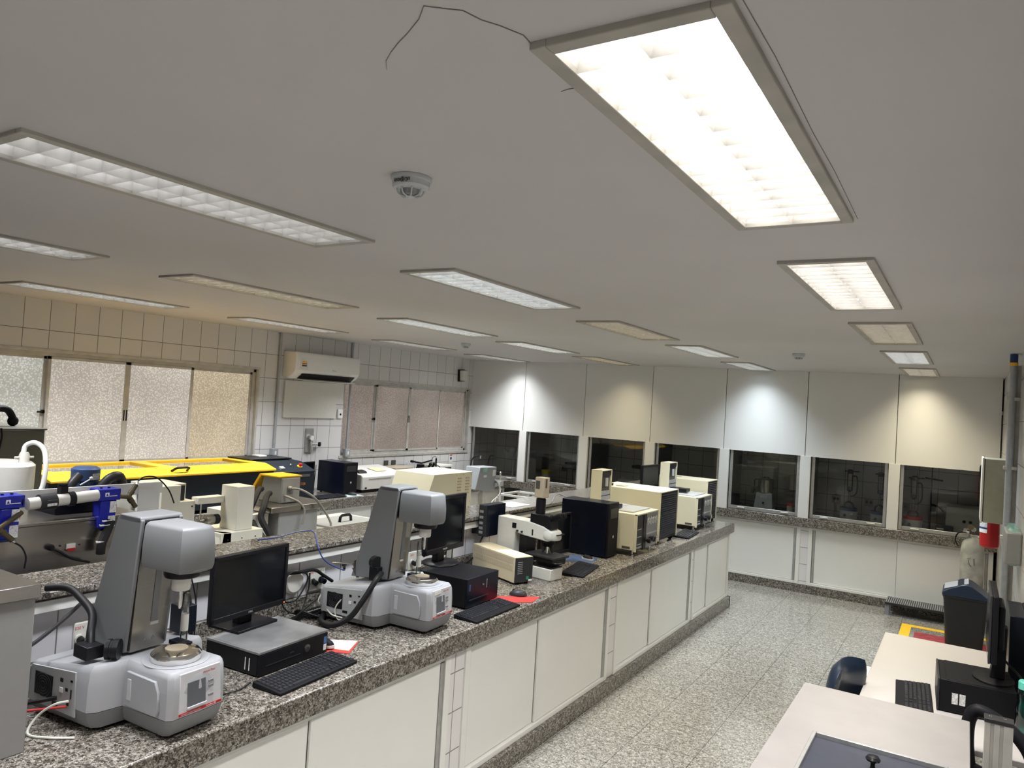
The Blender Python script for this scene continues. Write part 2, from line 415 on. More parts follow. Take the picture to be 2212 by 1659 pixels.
# hairline cracks in the paint beside the nearest luminaire
def crack(pts, w):
    bb = B()
    for (x0, y0), (x1, y1) in zip(pts, pts[1:]):
        d = Vector((x1 - x0, y1 - y0)); n = Vector((-d.y, d.x)).normalized() * w / 2
        P = [(x0 + n.x, y0 + n.y), (x0 - n.x, y0 - n.y), (x1 - n.x, y1 - n.y), (x1 + n.x, y1 + n.y)]
        bb.hexa([(p[0], p[1], cz(p[0]) - .0012) for p in P], [(p[0], p[1], cz(p[0]) - .0002) for p in P])
    o = obj('crack', bb, 'crack', ceil); return o
crack([(-.622, 1.001), (-.618, .963), (-.636, .923), (-.653, .896), (-.663, .862), (-.685, .846), (-.709, .827)], .0017)
crack([(-.709, .827), (-.74, .854), (-.787, .882), (-.821, .9), (-.854, .92)], .0013)
crack([(-.854, .92), (-.885, .942), (-.907, .969)], .0007)
crack([(-.613, 1.179), (-.634, 1.168), (-.648, 1.168)], .0022)
crack([(-.648, 1.168), (-.662, 1.172)], .001)
crack([(-.288, 1.0), (-.284, 1.19), (-.287, 1.54), (-.284, 1.8), (-.288, 2.25)], .0011)

# walls
b = B(); b.box(XL - .2, XR + .2, YF - .2, YB + .2, -.1, 0); floor = struct('floor', b, 'floor')
HOLES = [(2.2, 5.36, 1.255, 2.255), (6.68, 9.38, 1.27, 2.222)]
b = B(); T = .16
zt = cz(XL)
segs = [(YF - .2, 2.2), (5.36, 6.68), (9.38, YB + .2)]
for a, c in segs: b.box(XL - T, XL, a, c, 0, zt)
for a, c, z0, z1 in HOLES: b.box(XL - T, XL, a, c, 0, z0); b.box(XL - T, XL, a, c, z1, zt)
struct('wall_left', b, 'tile_left')
b = B(); b.box(XR, XR + .15, YF - .2, YB + .2, 0, cz(XR)); struct('wall_right', b, 'tile_right')
b = B(); b.box(XL - .1, XR + .1, YB, YB + .15, 0, 2.68); struct('wall_back', b, 'tile_hood')
b = B(); b.box(XL - .1, XR + .1, YF - .15, YF, 0, 2.68); struct('wall_front', b, 'plaster')

def window(name, y0, y1, z0, z1, mull, mats, latch):
    x = XL - .055
    b = B(); t = .038
    b.box(x - .04, x + .02, y0, y1, z0, z0 + t); b.box(x - .04, x + .02, y0, y1, z1 - t, z1)
    b.box(x - .04, x + .02, y0, y0 + t, z0, z1); b.box(x - .04, x + .02, y1 - t, y1, z0, z1)
    # sill and outer reveal trim
    b.box(XL - .04, XL + .012, y0 - .03, y1 + .03, z0 - .03, z0 + .004)
    b.box(XL - .03, XL + .006, y0 - .02, y1 + .02, z1 - .004, z1 + .022)
    b.box(XL - .03, XL + .006, y1 - .004, y1 + .02, z0, z1)
    w = struct(name, b, 'alu_dark', bev=.003)
    edges = [y0 + t] + mull + [y1 - t]
    for i, (a, c) in enumerate(zip(edges, edges[1:])):
        dx = .014 if i in (1, 2) else -.012
        fr = B(); q = .024
        fr.box(x + dx - .012, x + dx + .012, a, c, z0 + t, z0 + t + q); fr.box(x + dx - .012, x + dx + .012, a, c, z1 - t - q, z1 - t)
        fr.box(x + dx - .012, x + dx + .012, a, a + q, z0 + t, z1 - t); fr.box(x + dx - .012, x + dx + .012, c - q, c, z0 + t, z1 - t)
        s_ = obj('window_sash', fr, 'alu_dark', w)
        p = B(); p.box(x + dx - .003, x + dx + .003, a + q - .002, c - q + .002, z0 + t + q - .002, z1 - t - q + .002)
        obj('window_pane', p, mats[i], s_)
        g = B()
        if i in (1, 2):
            yy = (c - .018) if i == 1 else (a + .006)
            g.box(x + dx + .010, x + dx + .0135, yy, yy + .012, z0 + .42, z0 + .52)
            obj('finger_slot', g, 'black', s_)
        elif i == 0:
            g.box(x + dx + .012, x + dx + .04, c - .02, c - .002, latch, latch + .03); g.box(x + dx + .03, x + dx + .04, c - .06, c, latch + .005, latch + .02)
            obj('latch', g, 'black', s_)
    return w
window('window_1', 2.2, 5.36, 1.255, 2.255, [3.215, 3.915, 4.59], ['pane1c', 'pane1', 'pane1', 'pane1b'], 1.73)
window('window_2', 6.68, 9.38, 1.27, 2.222, [7.30, 7.985, 8.68], ['pane2'] * 4, 1.72)

# ------------------------------------------------------------------ luminaires
SPEC = {  # reflector glow, tube glow, lamp watts, colour
 'bright': (4.2, 12., 22., (1., .968, .935)), 'yellow': (.72, 2.4, 11., (1., .89, .64)), 'cool': (1.7, 7., 21., (.90, .955, 1.)),
 'soft': (.75, 4.0, 17., (.95, .96, 1.)), 'wall': (1.2, 4.5, 30., (.94, .96, 1.)), 'blue': (1.2, 5., 15., (.82, .92, 1.)), 'dimyellow': (.30, 1.6, 9., (1., .86, .56)), 'white': (1.0, 5., 20., (.95, .98, 1.)),
}
for k, (g, t, w_, c) in SPEC.items():
    M['refl_' + k] = emat('lamp_reflector_' + k, c, g); M['tube_' + k] = emat('lamp_tube_' + k, c, t)
def luminaire(xc, y0, y1, kind, label):
    z = cz(xc); L = y1 - y0; hw = LW / 2; g, tg, watts, col = SPEC[kind]
    T_ = thing('ceiling_light', label, 'ceiling light', (xc, (y0 + y1) / 2, z), 0, 'recessed louvred ceiling lights')
    h = L / 2
    b = B()   # flange + housing walls
    for a in (-1, 1):
        b.box(min(a * (hw - .018), a * (hw + .012)), max(a * (hw - .018), a * (hw + .012)), -h - .012, h + .012, -.012, .003)
        b.box(-hw + .018, hw - .018, min(a * (h - .018), a * (h + .012)), max(a * (h - .018), a * (h + .012)), -.012, .003)
    obj('frame', b, 'housing', T_, bev=.002)
    b = B()
    for a in (-1, 1):
        b.box(min(a * (hw - .006), a * hw), max(a * (hw - .006), a * hw), -h, h, .003, .1)
        b.box(-hw, hw, min(a * (h - .006), a * h), max(a * (h - .006), a * h), .003, .1)
    b.box(-hw, hw, -h, h, .1, .104)
    obj('housing', b, 'louvre', T_)
    b = B()
    for a in (-1, 1):   # two reflector troughs
        c0 = a * hw / 2; w2 = hw / 2 - .008
        b.hexa([(c0 - w2, -h + .008, .06), (c0 + w2, -h + .008, .06), (c0 + w2 * .5, -h + .008, .094), (c0 - w2 * .5, -h + .008, .094)],
               [(c0 - w2, h - .008, .06), (c0 + w2, h - .008, .06), (c0 + w2 * .5, h - .008, .094), (c0 - w2 * .5, h - .008, .094)])
    obj('reflector', b, 'refl_' + kind, T_)
    for a in (-1, 1):
        b = B(); b.cyl((a * hw / 2, -h + .04, .048), (a * hw / 2, h - .04, .048), .011, seg=10)
        obj('lamp_tube', b, 'tube_' + kind, T_)
    b = B(); n = 15; bm = b.bm; e_ = hw - .016
    yk = [-h + .016 + (2 * h - .032) * k / (n - 1) for k in range(n)]
    low = {(i, k): bm.verts.new((x, yk[k], -.008)) for i, x in enumerate((-e_, 0, e_)) for k in range(n)}
    for k in range(n):          # V-section cross blades
        for i in (0, 1):
            xa, xb = (-e_, 0, e_)[i], (-e_, 0, e_)[i + 1]
            for sg in (-1, 1):
                p, q = bm.verts.new((xa, yk[k] + sg * .006, .034)), bm.verts.new((xb, yk[k] + sg * .006, .034))
                bm.faces.new([low[i, k], low[i + 1, k], q, p])
    for i, x in enumerate((-e_, 0, e_)):   # long dividers
        for k in range(n - 1):
            for sg in (-1, 1):
                p, q = bm.verts.new((x + sg * .012, yk[k], .04)), bm.verts.new((x + sg * .012, yk[k + 1], .04))
                bm.faces.new([low[i, k], low[i, k + 1], q, p])
    obj('louvre', b, 'louvre', T_, smooth=False)
    la = bpy.data.lights.new('lamp', 'AREA'); la.shape = 'RECTANGLE'; la.size = LW - .06; la.size_y = L - .26
    la.energy = watts; la.color = col; la.spread = math.radians(112)
    lo = bpy.data.objects.new('lamp', la); COL.objects.link(lo); lo.parent = T_; lo.location = (0, 0, -.014)
for l in LUM: luminaire(*l)

def smoke(xc, yc, label, brand=False):
    t = thing('smoke_detector', label, 'smoke detector', (xc, yc, cz(xc)), 0)
    b = B(); b.lathe(0, 0, [(.054, -.001), (.054, -.010), (.050, -.012)]); obj('base', b, 'mantle', t)
    b = B(); b.lathe(0, 0, [(.050, -.011), (.050, -.026), (.046, -.031), (.030, -.034)]); hb = obj('body', b, 'mantle', t)
    b = B(); b.lathe(0, 0, [(.028, -.034), (.024, -.047), (.008, -.05)])
    obj('sensor_core', b, 'grey', t)
    b = B()
    for k in range(8):
        a = 2 * PI * k / 8
        b.tube([(.036 * math.cos(a), .036 * math.sin(a), -.033), (.030 * math.cos(a), .030 * math.sin(a), -.047), (.012 * math.cos(a), .012 * math.sin(a), -.052)], .0022, 6)
    b.lathe(0, 0, [(.013, -.050), (.013, -.053), (.008, -.055)], 14)
    obj('sensor_cage', b, 'mantle', t)
    if brand:
        text('brand_print', 'intelbras', .0155, 'textdark', hb, (.012, -.0505, -.0185), (PI / 2, 0, 0), bold=.0003)
        text('model_print', 'DFC 520', .006, 'textdark', hb, (.02, -.0505, -.0258), (PI / 2, 0, 0))
    return t
smoke(-1.29, 1.50, 'white round smoke detector on the ceiling nearest the camera, with dark maker print', True)
smoke(-4.68, 6.52, 'small white smoke detector on the far ceiling near the left wall')
smoke(-1.30, 6.86, 'small white smoke detector on the far ceiling in front of the hood panels')

# ------------------------------------------------------------------ fume hood wall
SE = [-6.62, -5.64, -4.64, -3.637, -2.643, -1.66, -.69, .30]
PIL = [(-5.685, -5.565), (-4.69, -4.555), (-3.695, -3.56), (-2.685, -2.567), (-1.708, -1.59), (-.753, -.638)]
b = B(); b.box(XL, XR, 9.46, 10.25, 2.25, 2.29); struct('trim_hood_soffit', b, 'plaster')
b = B(); b.box(XL - .05, XR, 9.40, YB, .79, .895); struct_ct = obj('hood_worktop', b, 'granite', bev=.004); tag(struct_ct, 'long dark speckled stone counter running under the fume hoods', 'worktop')
LBL = ['far left fume hood with a narrow dark glass sash beside the tiled window wall', 'fume hood second from the left, black stand and yellow container behind its glass',
       'fume hood third from the left, behind the nearer cream gas chromatograph tower', 'fume hood fourth from the left, behind the far black monitor',
       'fume hood with the silver metal blender behind its glass', 'fume hood with two blue-rimmed heating mantles behind its glass', 'fume hood at the right end, red-rimmed mantle behind its glass']
for i in range(7):
    x0, x1 = SE[i], SE[i + 1]
    t = thing('fume_hood', LBL[i], 'fume hood', ((x0 + x1) / 2, YH, .9), 0, 'row of white fume hoods along the back wall')
    b = B(); z0 = 1.648 - .018 * (i / 6)
    b.hexa([(x0 + .004, YH, z0), (x1 - .004, YH, z0), (x1 - .004, YH + .02, z0), (x0 + .004, YH + .02, z0)],
           [(x0 + .004, YH, cz(x0)), (x1 - .004, YH, cz(x1)), (x1 - .004, YH + .02, cz(x1)), (x0 + .004, YH + .02, cz(x0))])
    obj('upper_panel', b, 'whitepanel', t, w=True)
    if i == 0: gx0, gx1 = -6.56, -5.69
    elif i == 6: gx0, gx1 = -.635, .29
    else: gx0, gx1 = PIL[i - 1][1] + .008, PIL[i][0] - .006
    b = B(); q = .036; a, c = 9.475, 9.5
    b.box(gx0, gx0 + q, a, c, .897, 1.68); b.box(gx1 - q, gx1, a, c, .897, 1.68); b.box(gx0 + q, gx1 - q, a, c, .897, .94); b.box(gx0 + q, gx1 - q, a + .03, c + .03, 1.66, 1.70)
    s_ = obj('sash_frame', b, 'alu', t, w=True, bev=.003)
    b = B(); b.box(gx0 + q, gx1 - q, a + .010, a + .014, .935, 1.68); obj('sash_glass', b, 'hoodglass', s_, w=True)
    for hx in (gx0 + .12, gx1 - .2):
        b = B(); b.box(hx, hx + .09, a - .02, a, .915, .93); obj('sash_handle', b, 'offwhite', s_, w=True, bev=.004)
for i, (a, c) in enumerate(PIL):
    b = B(); b.box(a, c, YH - .012, YH + .03, .893, 1.648 - .018 * (i / 6)); struct('trim_pillar_%d' % (i + 1), b, 'whitepanel', bev=.002)
for i, (a, c) in enumerate(PIL):
    b = B(); b.box(a + .04, c - .04, YH + .03, YB, .895, 2.25); struct('wall_hood_partition_%d' % (i + 1), b, 'grey')
# base cabinets under the hoods
b = B(); b.box(-5.7, XR, YH, YH + .06, 0, .10); struct('baseboard_hood', b, 'granite')
def sliding_cab(name, label, axis, face, s0, s1, splits, z0, z1, group, depth=.5, flip=1, alu=(True, True)):
    """sliding-door base cabinet; axis 'x': faces -y, runs along x. axis 'y': faces +x (flip=1) running along y"""
    def P(u0, u1, d0, d1, a, c):
        if axis == 'x': return (u0, u1, face + d0, face + d1, a, c)
        if flip == 1: return (face - d1, face - d0, u0, u1, a, c)
        return (face + d0, face + d1, u0, u1, a, c)
    o0 = ((s0 + s1) / 2, face, 0) if axis == 'x' else (face, (s0 + s1) / 2, 0)
    t = thing(name, label, 'cabinet', o0, 0, group)
    b = B(); st = .045
    b.box(*P(s0, s1, .045, depth, z0, z1 + .02)); obj('body', b, 'white', t, w=True)
    b = B(); b.box(*P(s0, s0 + st, 0, .045, z0, z1 + .02)); b.box(*P(s1 - st, s1, 0, .045, z0, z1 + .02))
    b.box(*P(s0 + st, s1 - st, 0, .045, z0, z0 + .03)); b.box(*P(s0 + st, s1 - st, .008, .045, z1 - .005, z1 + .02))
    obj('face_frame', b, 'white', t, w=True, bev=.002)
    es = [s0 + st] + splits + [s1 - st]
    for i, (a, c) in enumerate(zip(es, es[1:])):
        al = .028 if (i == len(es) - 2 and alu[1]) else 0; ar = .028 if (i == 0 and alu[0]) else 0
        b = B(); dd = .012 if i % 2 else .024
        b.box(*P(a + ar + .002, c - al - .002, dd, dd + .012, z0 + .034, z1 - .008)); obj('door', b, 'white', t, w=True, bev=.001)
        if al or ar:
            b = B(); u0, u1 = (c - al, c - .004) if al else (a + .004, a + ar)
            b.box(*P(u0, u1, dd - .006, dd + .012, z0 + .034, z1 - .008)); obj('door_pull_profile', b, 'alu', t, w=True, bev=.002)
    return t
G1 = 'white sliding-door cabinets under the fume hoods'
sliding_cab('base_cabinet', 'white sliding-door cabinet under the hoods, right-hand one behind the bin', 'x', YH, -1.575, .28, [-.63], .10, .765, G1)
sliding_cab('base_cabinet', 'white sliding-door cabinet under the hoods, seen just past the island end', 'x', YH, -3.52, -1.665, [-2.6], .10, .765, G1)
sliding_cab('base_cabinet', 'white sliding-door cabinet under the hoods near the left corner, behind the island ledge', 'x', YH, -5.5, -3.61, [-4.6], .10, .765, G1)
for i, (a, c) in enumerate([(-1.665, -1.575), (-3.61, -3.52), (-5.62, -5.5)]):
    b = B(); b.box(a, c, YH + .008, YH + .05, .10, .79); struct('trim_pilaster_%d' % (i + 1), b, tile('pilaster_tile_h', 0, 2, .3, .2, .1, .14, (.72, .70, .70)))

# ------------------------------------------------------------------ island bench
Y0I, Y1I = .35, 8.17
b = B(); b.box(-2.976, -2.12, Y0I, Y1I, .80, .90); t = obj('island_worktop', b, 'granite', bev=.006)
tag(t, 'long speckled stone worktop of the island carrying both rheometers and the chromatographs', 'worktop')
b = B(); b.box(-2.976, -2.957, Y0I, Y1I - .02, .90, .97); t = obj('stone_upstand', b, 'granite', bev=.002)
tag(t, 'low stone upstand strip along the back of the island worktop', 'upstand')
b = B(); b.box(-3.25, -2.978, Y0I, Y1I - .03, 0, 1.222); struct('wall_island_spine', b, 'tile_spine')
b = B(); b.box(-3.245, -2.905, Y0I, Y1I - .01, 1.223, 1.25); t = obj('stone_ledge', b, 'granite', bev=.006)
tag(t, 'raised speckled stone ledge running along the middle of the island', 'ledge')
b = B(); b.box(-2.978, -2.925, Y0I, Y1I - .03, 1.168, 1.212); struct('trim_ledge', b, 'white', bev=.002)
b = B(); b.box(-4.1, -3.252, Y0I, Y1I, .80, .90); t = obj('far_side_worktop', b, 'granite', bev=.006)
tag(t, 'lower stone worktop on the far side of the island ledge', 'worktop')
b = B(); b.box(-4.05, -3.26, Y0I, Y1I - .05, .10, .80); t = obj('far_side_cabinet', b, 'white'); tag(t, 'white cabinet run under the far side of the island', 'cabinet')
b = B(); b.box(-2.165, -2.128, Y0I, Y1I + .005, 0, .105); b.box(-4.05, -2.128, Y1I - .03, Y1I + .005, 0, .105); struct('baseboard_island', b, 'granite', bev=.003)
b = B(); b.box(-3.25, -2.17, Y1I - .045, Y1I - .02, .105, .80); struct('trim_island_end', b, 'white')
G2 = 'white sliding-door cabinets along the island'
F_ = -2.155
sliding_cab('base_cabinet', 'white island cabinet nearest the camera, under the first rheometer', 'y', F_, 1.25, 3.05, [2.13], .105, .768, G2, .6)
sliding_cab('base_cabinet', 'white island cabinet under the second rheometer and red mouse pad', 'y', F_, 3.18, 5.0, [3.965], .105, .768, G2, .6)
sliding_cab('base_cabinet', 'white island cabinet under the small keyboard and nearer chromatograph', 'y', F_, 5.12, 6.87, [5.855], .105, .768, G2, .6)
sliding_cab('base_cabinet', 'white island cabinet at the far end of the island', 'y', F_, 6.93, 8.15, [7.408], .105, .768, G2, .6, alu=(False, False))
for i, (a, c) in enumerate([(3.05, 3.18), (5.0, 5.12), (6.87, 6.93)]):
    b = B(); b.box(-2.25, F_ - .01, a, c, .105, .80); struct('trim_island_pilaster_%d' % (i + 1), b, 'tile_strip')

# ------------------------------------------------------------------ window-wall counter
b = B(); b.box(XL, -5.78, 2.6, YH - .02, .79, .90); t = obj('window_wall_worktop', b, 'granite', bev=.005)
tag(t, 'speckled stone counter along the tiled window wall', 'worktop')
G3 = 'white cabinets under the window-wall counter'
for (a, c, sp, lb) in [(3.0, 4.75, 3.9, 'white cabinet under the yellow and black testing bath'), (4.8, 6.55, 5.7, 'white cabinet under the black computer on the window-wall counter'),
                       (6.6, 8.0, 7.3, 'white cabinet under the microscope on the window-wall counter'), (8.05, 9.35, 8.7, 'white cabinet in the far left corner by the hoods')]:
    sliding_cab('base_cabinet', lb, 'y', -5.84, a, c, [sp], .1, .76, G3, .7)
b = B(); b.box(-5.88, -5.84, 2.6, 9.4, 0, .1); struct('baseboard_window_counter', b, 'granite')
# ------------------------------------------------------------------ generic devices
BT = .90
def keyboard(label, loc, rz, w=.45, d=.15, palm=False, group='computer keyboards', name='keyboard'):
    """long side along local y, front (space bar) edge on +x"""
    t = thing(name, label, 'keyboard', loc, rz, group)
    b = B(); b.prism([(-d / 2, .002), (d / 2, .002), (d / 2, .012), (-d / 2, .024), (-d / 2, .002)][:4], 'y', -w / 2, w / 2)
    obj('base', b, 'matblack', t, bev=.003)
    b = B(); sl = (.024 - .012) / d
    def zk(x): return .018 - sl * x
    rows = 6; pd = (d - (.045 if palm else .018)) / rows; x0 = -d / 2 + .008
    for r in range(rows):
        x = x0 + r * pd; secs = [(-w / 2 + .010, w * .155, 15), (w * .17, w * .27, 3), (w * .29, w / 2 - .010, 4)]
        for a, c, n in secs:
            if r == 5 and n == 15: cells = [(0, 1.3), (1.3, 2.6), (2.6, 3.9), (3.9, 9.6), (9.6, 11), (11, 12.3), (12.3, 13.6), (13.6, 15)]
            elif n == 3 and r == 3: continue
            elif n == 3 and r == 4: cells = [(1, 2)]
            else: cells = [(k, k + 1) for k in range(n)]
            s = (c - a) / n
            for p, q in cells:
                y0, y1 = a + p * s + .001, a + q * s - .001; z = zk(x + pd / 2) - .001
                b.hexa([(x + .001, y0, z), (x + pd - .001, y0, z), (x + pd - .001, y1, z), (x + .001, y1, z)],
                       [(x + .003, y0 + .002, z + .006), (x + pd - .004, y0 + .002, z + .0055), (x + pd - .004, y1 - .002, z + .0055), (x + .003, y1 - .002, z + .006)])
    k = obj('keys', b, 'key', t, smooth=False); k['kind'] = 'stuff'
    return t

def mouse(label, loc, rz, two=False):
    t = thing('mouse', label, 'mouse', loc, rz, 'computer mice')
    b = B(); b.sphere((0, 0, .004), .055, 1, .56, .58, 18, PI / 2, PI)
    obj('shell', b, 'charcoal' if not two else 'matblack', t)
    if two:
        b = B(); b.rings([[(.0565 * math.cos(2 * PI * i / 18), .033 * math.sin(2 * PI * i / 18), z) for i in range(18)] for z in (.001, .013)]); obj('lower_rim', b, 'offwhite', t)
    b = B(); b.cyl((-.03, -.004, .030), (-.03, .004, .030), .007); obj('scroll_wheel', b, 'rubber', t)
    return t

def cable(name, label, pts, r, mat, cat='cable', group=None):
    b = B(); p0 = pts[0]; b.tube(pts, r, 8)
    o = obj(name, b, mat, at=p0); tag(o, label, cat, group); return o

def monitor(label, loc, rz, w, h, z0, tilt=0., base='rect', bez=.018, mat='black', scr='screen', brand=None, name='monitor', bw=.24, bd=.19, neck=0., bz=.012):
    """faces local +x; loc is the middle of the stand foot"""
    t = thing(name, label, 'monitor', loc, rz, 'flat computer monitors')
    b = B(); b.box(-.022, .0, -w / 2, w / 2, z0, z0 + h); b.hexa([(-.05, -w * .3, z0 + h * .15), (-.022, -w * .38, z0 + h * .08), (-.022, w * .38, z0 + h * .08), (-.05, w * .3, z0 + h * .15)], [(-.05, -w * .3, z0 + h * .8), (-.022, -w * .38, z0 + h * .9), (-.022, w * .38, z0 + h * .9), (-.05, w * .3, z0 + h * .8)])
    cs = obj('casing', b, mat, t, bev=.004)
    b = B()
    for a in ((0, .008, -w / 2, w / 2, z0, z0 + bez * 1.5), (0, .008, -w / 2, w / 2, z0 + h - bez, z0 + h), (0, .008, -w / 2, -w / 2 + bez, z0, z0 + h), (0, .008, w / 2 - bez, w / 2, z0, z0 + h)): b.box(*a)
    bz_ = obj('bezel', b, mat, t, bev=.002)
    b = B(); b.box(0, .003, -w / 2 + bez, w / 2 - bez, z0 + bez * 1.5, z0 + h - bez); obj('screen', b, scr, t)
    b = B(); b.hexa([(-.06, -.04, .01), (-.02, -.04, .01), (-.02, .04, .01), (-.06, .04, .01)], [(-.05, -.035, z0 + h * .3), (-.02, -.035, z0 + h * .3), (-.02, .035, z0 + h * .3), (-.05, .035, z0 + h * .3)]); obj('stand_neck', b, mat, t, bev=.004)
    b = B()
    if base == 'rect': b.box(-bd / 2 - .03, bd / 2 - .03, -bw / 2, bw / 2, 0, bz)
    else: b.rings([[(bd / 2 * q * math.cos(2 * PI * i / 32) - .02, bw / 2 * q * math.sin(2 * PI * i / 32), z) for i in range(32)] for z, q in ((0, 1), (.006, 1), (bz, .93))])
    obj('stand_foot', b, mat, t, bev=.002)
    if brand: text('maker_print', brand, bez * .75, 'textgrey', bz_, (.0085, 0, z0 + bez * .75), RX)
    return t

# ------------------------------------------------------------------ rheometers
def rheometer(label, loc, rz, sticker=False):
    t = thing('rheometer', label, 'laboratory instrument', loc, rz, 'silver grey rheometers')
    pl = [(.128, -.098), (.132, 0), (.128, .098), (.112, .114), (-.10, .122), (-.115, .20), (-.135, .222), (-.47, .222), (-.485, .20), (-.485, -.20), (-.47, -.222), (-.135, -.222), (-.115, -.20), (-.10, -.118), (.112, -.112)]
    cxm, cym = -.16, 0
    def ring(z, sc_, dx=0.):
        out = []
        for (x, y) in pl:
            L = math.hypot(x - cxm, y - cym); k = (L - sc_) / L
            zz = z - (.05 * max(0, (-.16 - x) / .33) if z > .15 else 0)
            out.append((cxm + (x - cxm) * k + dx, cym + (y - cym) * k, zz))
        return out
    b = B(); b.rings([ring(.072, 0), ring(.15, .001), ring(.198, .006), ring(.212, .012), ring(.219, .02)]); body = obj('body', b, 'rheo', t, bev=.0)
    b = B(); b.rings([ring(.016, .022), ring(.03, .012), ring(.070, .001)]); obj('lower_body', b, 'rheo_head', t)
    for k, (x, y) in enumerate([(.08, -.07), (.08, .07), (-.42, -.18), (-.42, .18)]):
        b = B(); b.cyl((x, y, 0), (x, y, .02), .016); obj('foot', b, 'rubber', t)
    # side access panel on the front block (-y side)
    b = B(); b.prism([(-.085, .078), (.075, .078), (.082, .10), (.078, .155), (.06, .188), (-.085, .192)], 'y', -.1225, -.112); sp = obj('side_panel', b, 'rheo', body, bev=.002)
    b = B(); b.box(-.075, -.055, -.1245, -.121, .10, .17); obj('grip_recess', b, 'rheo_panel', body, bev=.002)
    # display panel on the front
    b = B(); b.hexa([(.126, -.080, .075), (.134, -.080, .075), (.134, .088, .075), (.126, .088, .075)], [(.117, -.076, .212), (.124, -.076, .212), (.124, .083, .212), (.117, .083, .212)]); dp = obj('display_panel', b, 'rheo_panel', t, bev=.002)
    def fx(z): return .1345 - (z - .075) * .073
    b = B(); b.hexa([(fx(.10), -.048, .10), (fx(.10) + .003, -.048, .10), (fx(.10) + .003, .022, .10), (fx(.10), .022, .10)], [(fx(.178), -.048, .178), (fx(.178) + .001, -.048, .178), (fx(.178) + .001, .022, .178), (fx(.178), .022, .178)]); obj('display', b, 'screen_grey', dp)
    b = B(); b.box(fx(.10) - .002, fx(.10) + .008, -.050, .024, .094, .101); obj('display_ledge', b, 'rheo_panel', dp)
    for k, z in enumerate((.158, .142, .112)):
        b = B(); b.box(fx(z) - .002, fx(z) + .002, .034, .054, z, z + .008); obj('button', b, 'rheo_head', dp, bev=.001)
    b = B(); b.box(.1335, .1355, -.080, .088, .079, .087); obj('red_strip', b, 'red', dp)
    text('strip_print', 'Modular Compact Rheometer', .0062, 'textgrey', dp, (.1358, -.034, .083), RX); text('strip_print', 'SmartPave 102', .0066, 'paper', dp, (.1358, .045, .083), RX)
    text('maker_print', 'Anton Paar', .011, 'textred', dp, (fx(.197) + .001, .036, .197), (PI / 2, 0, PI / 2))
    if sticker:
        b = B(); b.box(fx(.197), fx(.197) + .0012, -.066, -.01, .19, .207); obj('sticker', b, 'paper', dp)
    # rear port panel on the -y flank
    b = B(); b.hexa([(-.455, -.225, .045), (-.19, -.225, .045), (-.19, -.220, .045), (-.455, -.220, .045)], [(-.445, -.225, .165), (-.20, -.225, .19), (-.20, -.219, .19), (-.445, -.219, .165)]); pp = obj('port_panel', b, 'ltgrey', body)
    b = B(); b.box(-.42, -.32, -.2275, -.224, .075, .15); fan = obj('fan_grille', b, 'black', pp)
    b = B()
    for rr in (.012, .022, .032, .042): b.rings([[(-.37 + (rr + q) * math.cos(2 * PI * i / 24), -.2278 - zq, .1125 + .9 * (rr + q) * math.sin(2 * PI * i / 24)) for i in range(24)] for q, zq in ((0, 0), (.0015, .001), (.003, 0))], cap=False)
    obj('fan_guard', b, 'charcoal', fan)
    for (x, z, sx_, sz_, m_) in [(-.27, .145, .014, .012, 'black'), (-.24, .12, .012, .010, 'black'), (-.27, .11, .018, .016, 'paper'), (-.215, .155, .010, .006, 'black'), (-.30, .06, .03, .012, 'black'), (-.23, .075, .01, .01, 'black'), (-.215, .10, .006, .03, 'textdark')]:
        b = B(); b.box(x - sx_ / 2, x + sx_ / 2, -.2272, -.224, z, z + sz_); obj('port', b, m_, pp)
    # tower shell, steel column
    b = B()
    for sg in (-1, 1):
        y0, y1 = sorted((sg * .068, sg * .083))
        b.prism([(-.395, .205), (-.165, .222), (-.118, .684), (-.128, .692), (-.238, .694), (-.25, .68)], 'y', y0, y1)
    b.prism([(-.395, .205), (-.26, .21), (-.20, .692), (-.238, .694), (-.25, .68)], 'y', -.075, .075)
    b.prism([(-.24, .672), (-.125, .672), (-.121, .688), (-.128, .6955), (-.238, .6955)], 'y', -.083, .083)
    obj('tower', b, 'rheo_head', t, bev=.004)
    b = B(); b.prism([(-.262, .222), (-.155, .222), (-.128, .655), (-.21, .655)], 'y', -.0665, .0665); sc_ = obj('steel_column', b, 'steel', t)
    b = B(); b.hexa([(-.150, .002, .318), (-.1465, .002, .318), (-.1465, .026, .318), (-.150, .026, .318)], [(-.1355, .002, .56), (-.132, .002, .56), (-.132, .026, .56), (-.1355, .026, .56)]); obj('guide_slot', b, 'rheo_dark', sc_)
    b = B(); b.box(-.1515, -.1445, -.002, .03, .305, .316); obj('slot_lip', b, 'chrome', sc_)
    for y in (-.022, .012):
        b = B(); b.prism([(y, .252), (y + .014, .252), (y + .007, .264)], 'x', -.1545, -.151); obj('warning_mark', b, 'rheo_dark', sc_)
    # measuring head
    def hr(z, g): return [(.082 + g, -.03, z), (.082 + g, .03, z), (.066 + g, .062 + g, z), (-.112, .07 + g, z), (-.112, -.07 - g, z), (.066 + g, -.062 - g, z)]
    b = B(); b.rings([hr(.528, .004), hr(.545, .008), hr(.60, .008), hr(.668, .002), hr(.678, -.006), hr(.681, -.016)]); hd = obj('measuring_head', b, 'rheo_head', t)
    b = B(); b.rings([[(.088 + q, -.025, z), (.088 + q, .025, z), (.072 + q, .052, z), (.060 + q, .055, z), (.060 + q, -.055, z), (.072 + q, -.052, z)] for z, q in ((.535, 0), (.60, .002), (.665, -.004))]); obj('head_front_cover', b, 'rheo', hd)
